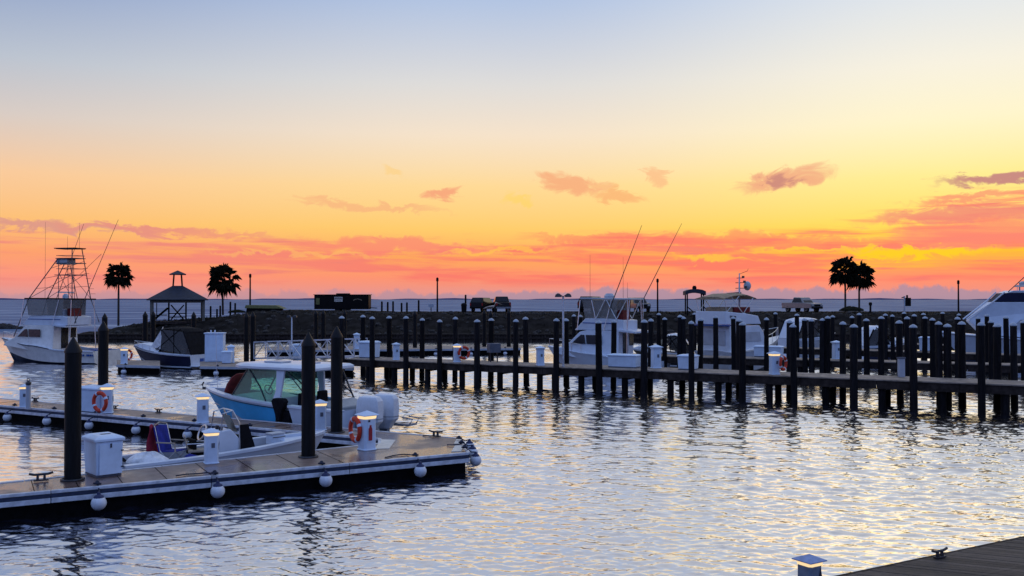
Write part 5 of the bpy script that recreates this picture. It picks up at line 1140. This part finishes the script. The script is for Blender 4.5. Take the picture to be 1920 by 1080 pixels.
def palm(label, base, hgt, rad, seed, lean=(0, 0), skirt=.25, lop=0.0):
    rnd = random.Random(seed); t_ = thing('palm_tree', label, 'palm tree', base, 0, 'sabal palms on the bank'); top = Vector((lean[0], lean[1], hgt))
    MB().tube([(0, 0, -.3), (lean[0] * .3, lean[1] * .3, hgt * .35), (lean[0] * .7, lean[1] * .7, hgt * .7), top], .125, 10, .095).build('trunk', 'palm_trunk', t_, True)
    m_ = MB(); pet = MB(); n = 38
    for i in range(n):
        u = (i + .5) / n; elv = math.asin(max(-1, min(1, 1 - u * (1.45 + skirt)))) ; a = i * 2.39996 + rnd.random() * .7
        d_ = Vector((math.cos(elv) * math.cos(a), math.cos(elv) * math.sin(a), math.sin(elv)))
        pl_ = rad * rnd.uniform(.36, .66) * (1 + lop * d_.x); c0 = top + d_ * pl_ + Vector((0, 0, rad * (.10 - (.14 + .30 * max(0, min(1, (.35 - d_.z) / .7))) * (1 - abs(d_.z)))))
        pet.tube([top + Vector((0, 0, -.05)), top + d_ * pl_ * .6 + Vector((0, 0, .04)), c0], .022, 4)
        up_ = Vector((0, 0, 1)) if abs(d_.z) < .9 else Vector((1, 0, 0)); sx = d_.cross(up_).normalized(); nz = sx.cross(d_).normalized()
        tw_a = rnd.uniform(-.6, .6); sx2 = sx * math.cos(tw_a) + nz * math.sin(tw_a); nz2 = nz * math.cos(tw_a) - sx * math.sin(tw_a)
        nl = 17
        for j in range(nl):
            th = R(-105 + 210 * j / (nl - 1)) + rnd.uniform(-.05, .05); ln = rad * rnd.uniform(.46, .72) * (1 - .25 * abs(th) / 1.9)
            dr = d_ * math.cos(th) + sx2 * math.sin(th); w_ = .062 * rad
            side_ = (sx2 * math.cos(th) - d_ * math.sin(th)); p1 = c0 + dr * ln * .55 + nz2 * (.05 if j % 2 else -.05) * rad; p2 = c0 + dr * ln + Vector((0, 0, -ln * rnd.uniform(.15, .65)))
            m_.add([c0, p1 - side_ * w_, p2, p1 + side_ * w_], [(0, 1, 2), (0, 2, 3)])
    cr = m_.build('crown', 'palm_leaf', t_); pet.build('leaf_stalks', 'palm_leaf', t_)
    return t_
def palm_px(label, px, ybase, ycen, Y, rad, seed, **k_):
    b = D(px, ybase, Y); tp_ = D(px, ycen, Y); palm(label, b, tp_.z - b.z, rad, seed, **k_)
palm_px('slim single palm left of the gazebo', 222, 606, 515, 108, 1.55, 3, skirt=.45)
palm_px('bushy palm with lopsided crown right of the gazebo', 418, 586, 524, 112, 1.85, 5, lean=(-.1, 0), skirt=.6, lop=.15)
palm_px('left palm of the pair on the right bank', 1585, 580, 508, 114, 1.85, 11, skirt=.3)
palm_px('right palm of the pair on the right bank', 1611, 580, 517, 117, 1.8, 12, skirt=.4, lop=.15)
heap('bush', 'weeds', 'low bush at the foot of the palm pair on the right bank', 'bush', D(1597, 583, 113), 1.6, .8, .55)
heap('bush', 'weeds', 'low bush at the foot of the palm right of the gazebo', 'bush', D(445, 586, 112), 1.2, .7, .35)
# light poles
for px, yt, Y, lab in ((469, 513, 113, 'dark light pole right of the bushy palm'), (820, 520, 113, 'dark light pole right of the black trailer'), (1233, 522, 113, 'dark light pole between the outrigger boat and the arched stand'), (1797, 525, 113, 'dark light pole near the right edge')):
    b = G(px, Y); tp_ = D(px, yt, Y); t_ = thing('light_pole', lab, 'light pole', b, 0, 'light poles along the bank'); hh = tp_.z - b.z
    MB().lathe([(.11, -.3), (.1, hh * .5), (.085, hh - .3)], n=8).build('pole', 'post_dark', t_, True); MB().lathe([(.1, hh - .5), (.15, hh - .45), (.15, hh - .1), (.03, hh)], n=8).build('lamp_head', 'post_dark', t_, True)
# fence posts against the sea
for i, px in enumerate((395, 407, 413, 432, 441, 716, 727, 737, 753, 763, 785, 873)):
    b = G(px, 122.0); hh = (1.55, 1.1, 1.5, 1.9, 1.7, 1.3, 1.25, 1.35, 1.15, 1.2, 1.5, 2.2)[i]
    t_ = MB().lathe([(.13, -.6), (.12, hh), (.02, hh + .05)], n=8).build('post', 'post_dark', None, True); t_.location = b
    tag(t_, ('thin post against the sea near the bushy palm, ' + ORD[i] + ' from the left') if i < 5 else ('thin post against the sea right of the trailer, ' + ORD[i - 5] + ' from the left'), 'post', 'posts along the bank')
# black trailer
b = G(643, 116); tl = thing('food_trailer', 'long black box trailer with small pale signs on the bank', 'trailer', b, 0)
LT_ = 6.7
bd = MB().box((0, 0, 1.15), (LT_, 2.2, 1.75)).build('body', 'trailer_black', tl, bevel=.06)
MB().box((0, 0, 2.06), (LT_ + .15, 2.35, .08)).build('roof', 'trailer_black', tl)
MB().box((.0, .2, 2.17), (1.6, .9, .14)).build('roof_vent', 'post_dark', tl)
MB().box((-.35, -1.12, 1.5), (1.0, .03, .6)).build('sign', 'sign_white', bd)
lt = MB()
for i in range(7): lt.box((-.75 + i * .125, -1.14, 1.58 + .05 * (i % 2)), (.06, .012, .2))
for i in range(5): lt.box((-.65 + i * .14, -1.14, 1.34), (.08, .012, .06))
lt.build('sign_lettering', 'trailer_black', bd)
ar_ = MB()
for i in range(9): a = R(150 - 15 * i); ar_.box((2.0 + .55 * math.cos(a), -1.12, 1.25 + .28 * math.sin(a)), (.09, .02, .1))
ar_.build('emblem', 'canvas_tan', bd); MB().box((-2.9, -1.12, 1.25), (.45, .03, .8)).build('window', 'olive', bd)
for x_ in (-.5, .5):
    for y_ in (-1, 1): MB().lathe([(.1, -.1), (.34, -.1), (.34, .1), (.1, .1)], (0, 0, 0), 14).build('wheel', 'tyre', tl, True).matrix_local = Matrix.Translation((x_, y_ * .95, .34)) @ Matrix.Rotation(R(90), 4, 'X')
MB().bar((LT_ / 2, 0, .45), (LT_ / 2 + .9, 0, .4), .1, .1).build('tow_bar', 'post_dark', tl)
# olive low structure
b = G(497, 113); ol = thing('storage_bunker', 'low olive covered bunker left of the black trailer', 'bunker', b, 0)
MB().rings([[(x_ * w_, y_, z_) for x_, y_ in ((-2.0, -.8), (2.0, -.8), (2.0, .8), (-2.0, .8))] for w_, z_ in ((1.05, -.2), (1.0, .35))]).build('body', 'post_dark', ol)
MB().rings([[(-2.2, -1, .36), (2.5, -1, .3), (2.5, 1, .3), (-2.2, 1, .36)], [(-2.1, -.9, .75), (1.5, -.9, .72), (1.5, .9, .72), (-2.1, .9, .75)]]).build('cover', 'olive', ol, bevel=.05)

def vehicle(name, label, cat, px, Y, rz, paint, kind='pickup', s=1.0):
    b = G(px, Y); t_ = thing(name, label, cat, (b.x, b.y, b.z + .02), rz); t_.scale = (s, s, s); w = .93
    wf = lambda x, z: w - max(0, z - 1.05) * .28
    if kind == 'pickup': prof = [(-2.7, .5), (2.6, .5), (2.65, .95), (2.5, 1.12), (1.2, 1.18), (.55, 1.85), (-.75, 1.88), (-1.0, 1.22), (-2.7, 1.2)]; side = [(.95, 1.22), (.5, 1.75), (-.65, 1.78), (-.85, 1.22)]; rear = -1.0
    else: prof = [(-2.3, .5), (2.3, .5), (2.35, .95), (2.2, 1.12), (1.15, 1.18), (.5, 1.82), (-1.95, 1.84), (-2.3, 1.2)]; side = [(.9, 1.22), (.45, 1.72), (-1.85, 1.74), (-2.05, 1.22)]; rear = -2.2
    bd_ = cabin(prof, wf).build('body', paint, t_, bevel=.05)
    side_panel(side, wf, .008, .012).build('side_window', 'window_dark', bd_)
    MB().plate([(1.16, .72, 1.22), (1.16, -.72, 1.22), (.6, -.6, 1.77), (.6, .6, 1.77)], .02).build('windscreen', 'window_dark', bd_)
    x1_ = -1.0 if kind == 'pickup' else -2.27; x2_ = -.79 if kind == 'pickup' else -2.02
    MB().plate([(x1_, .68, 1.28), (x1_, -.68, 1.28), (x2_, -.6, 1.76), (x2_, .6, 1.76)], .02).build('rear_window', 'window_dark', bd_)
    for x_ in (1.65, -1.65 if kind == 'pickup' else -1.4):
        for y_ in (-.8, .8):
            wh = MB().lathe([(.18, -.12), (.38, -.12), (.38, .12), (.18, .12)], n=16).build('wheel', 'tyre', t_, True); wh.matrix_local = Matrix.Translation((x_, y_, .38)) @ Matrix.Rotation(R(90), 4, 'X')
            MB().lathe([(.05, -.1), (.2, -.125), (.2, .125), (.05, .1)], n=10).build('rim', 'car_silver', wh, True)
    xe = -2.72 if kind == 'pickup' else -2.32
    for y_ in (-.8, .8):
        MB().box((xe, y_, .98), (.06, .18, .32)).build('tail_light', 'lens_red', t_); MB().box((2.62 if kind == 'pickup' else 2.32, y_ * .85, .9), (.08, .3, .16)).build('headlight', 'sign_white', t_)
    MB().box((xe, 0, .55), (.12, 1.75, .2)).build('rear_bumper', 'car_silver' if kind == 'pickup' else 'post_dark', t_, bevel=.03); MB().box((2.66 if kind == 'pickup' else 2.36, 0, .55), (.12, 1.75, .22)).build('front_bumper', 'post_dark', t_, bevel=.03)
    MB().box((2.64 if kind == 'pickup' else 2.34, 0, .85), (.06, .95, .24)).build('grille', 'post_dark', t_)
    return t_
vehicle('pickup_truck', 'black pickup truck seen from behind, right of the pelican', 'truck', 940, 118, R(96), 'car_black', 'pickup', 1.05)
vehicle('parked_car', 'dark SUV left of the black pickup truck', 'car', 906, 119, R(70), 'car_black', 'suv')
vehicle('parked_car', 'dark SUV above the bow of the white sportfishing boat', 'car', 1112, 118, R(60), 'car_black', 'suv', 1.08)
vehicle('parked_car', 'dark SUV behind the bridge of the white sportfishing boat', 'car', 1196, 118, R(-80), 'car_grey', 'suv', 1.0)
vehicle('pickup_truck', 'silver pickup truck facing the water left of the palm pair', 'truck', 1504, 118, R(-65), 'car_silver', 'pickup', 1.0)
# bin and motorcycle-like things
b = G(870, 114); t_ = thing('litter_bin', 'dark litter bin on the bank left of the parked SUV', 'bin', b, 0); MB().lathe([(.3, 0), (.34, .8), (.36, .82), (.36, .95)], n=12).build('drum', 'post_dark', t_, True); MB().lathe([(.37, .951), (.3, 1.12), (.1, 1.2)], n=12).build('lid', 'post_dark', t_, True)
# arched stand
b = G(1302, 110); st = thing('arched_stand', 'small arched gateway stand with curved roof on the bank', 'gateway', b, 0)
for x_ in (-.95, .95):
    for y_ in (-.6, .6): MB().box((x_, y_, 1.15), (.14, .14, 2.6)).build('post', 'post_dark', st)
ro = MB(); ro.rings([[(x_, -.8, z_), (x_, .8, z_), (x_, .8, z_ - .45), (x_, -.8, z_ - .45)] for x_, z_ in ((-1.2, 2.72), (-.8, 2.9), (-.3, 2.98), (.3, 2.98), (.8, 2.9), (1.2, 2.72))]); ro.build('roof', 'roof_navy', st)
MB().box((0, 0, 3.12), (.42, .42, .3)).box((0, 0, 3.32), (.3, .3, .12)).build('finial', 'post_dark', st)
for x_ in (-.95, .95): MB().bar((x_, -.6, .9), (x_ + 1.1, -.6, -.05), .12, .12).bar((x_, -.6, .45), (x_ + .6, -.6, -.05), .1, .1).build('hand_rail', 'post_dark', st)
# sign and small post at right
b = G(1700, 112); t_ = thing('notice_board', 'black notice board on a pale post at right', 'sign', b, 0); MB().box((-.28, 0, .9), (.14, .14, 2.3)).build('post', 'gel_grey', t_); MB().box((.12, -.02, 1.35), (.75, .08, 1.0)).build('board', 'post_dark', t_); MB().box((.05, 0, 2.0), (.2, .1, .35)).build('lamp_head', 'post_dark', t_); MB().bar((-.28, 0, 1.95), (-.6, 0, 1.85), .1, .12).build('arm', 'steel_dark', t_)
b = G(1632, 112); t_ = thing('call_post', 'short dark post with a round head right of the palm pair', 'post', b, 0); MB().lathe([(.13, -.2), (.12, .9)], n=8).build('pole', 'post_dark', t_, True); MB().lathe([(.1, .9), (.2, .96), (.2, 1.25), (.1, 1.32)], n=10).build('head', 'post_dark', t_, True)
b = G(799, 113.5); t_ = thing('notice_board', 'small pale notice board beside the middle light pole', 'sign', b + Vector((.6, 0, 0)), 0); MB().box((0, 0, .4), (.1, .1, 1.0)).build('post', 'post_dark', t_); MB().box((0, -.07, .85), (.65, .04, .4)).build('board', 'gel_grey', t_)

# ------------------------------------------------------------------ boarded dock at the lower right
e0, e1 = P(1560, 1084, ZD), P(1990, 993.2, ZD); ud = (e1 - e0).normalized(); bdv = (P(1920, 1064, ZD) - P(1775, 1049, ZD)).normalized()
nd_ = thing('boarded_dock', 'grey boarded dock corner at lower right', 'dock', (e0.x, e0.y, 0), 0)
a0 = e0 - ud * 3.2; o0 = Vector(nd_.location); perp = -rot90(ud); bl = 4.2; bwid = .14; stepn = bwid / abs(bdv.dot(perp) * 0 + rot90(bdv).normalized().dot(ud))
nb = int(((e1 - a0).length) / stepn); bm = None
pw = rot90(bdv).normalized()
if pw.dot(ud) < 0: pw = -pw
for i in range(nb):
    c_ = a0 + ud * (stepn * (i + .5)) - o0
    if bm is None:
        mm = MB(); hwid = bwid / 2 - .004; k_ = bdv.dot(ud); 
        f_ = lambda q: ud * (q / pw.dot(ud))
        mm.rings([[f_(-hwid) + Vector((0, 0, z_)), f_(-hwid) + bdv * bl + Vector((0, 0, z_)), f_(hwid) + bdv * bl + Vector((0, 0, z_)), f_(hwid) + Vector((0, 0, z_))] for z_ in (-.035, 0)])
        bm = mm.build('plank', 'board_grey', nd_); o = bm
    else: o = bm.copy(); COL.objects.link(o)
    o.location = (c_.x, c_.y, ZD + random.uniform(-.003, .003))
mm = MB(); mm.prism([a0 - o0 + perp * .05, e1 - o0 + perp * .05, e1 - o0 + perp * 3.2, a0 - o0 + perp * 3.2], -.3, ZD - .04); mm.build('float', 'float_black', nd_)
MB().bar(a0 - o0 - perp * .03 + Vector((0, 0, -.07)), e1 - o0 - perp * .03 + Vector((0, 0, -.07)), .07, .14).build('edge_rail', 'beam_wood', nd_)
cleat('dark cleat on the edge of the grey boarded dock at lower right', P(1762, 1046, ZD + .004), yaw(ud) , .85)
pd = pedestal('power pedestal with skylight-tinted cap and lit band at the bottom of the picture', P(1518, 1136, ZD + .004), .55, .65, bm='body_backlit', cm='cap_skylit')
MB().plate([(.06, -.2, .62), (.14, -.2, .62), (.10, -.2, .8)], .008).build('letter_mark', 'letter_dark', pd)
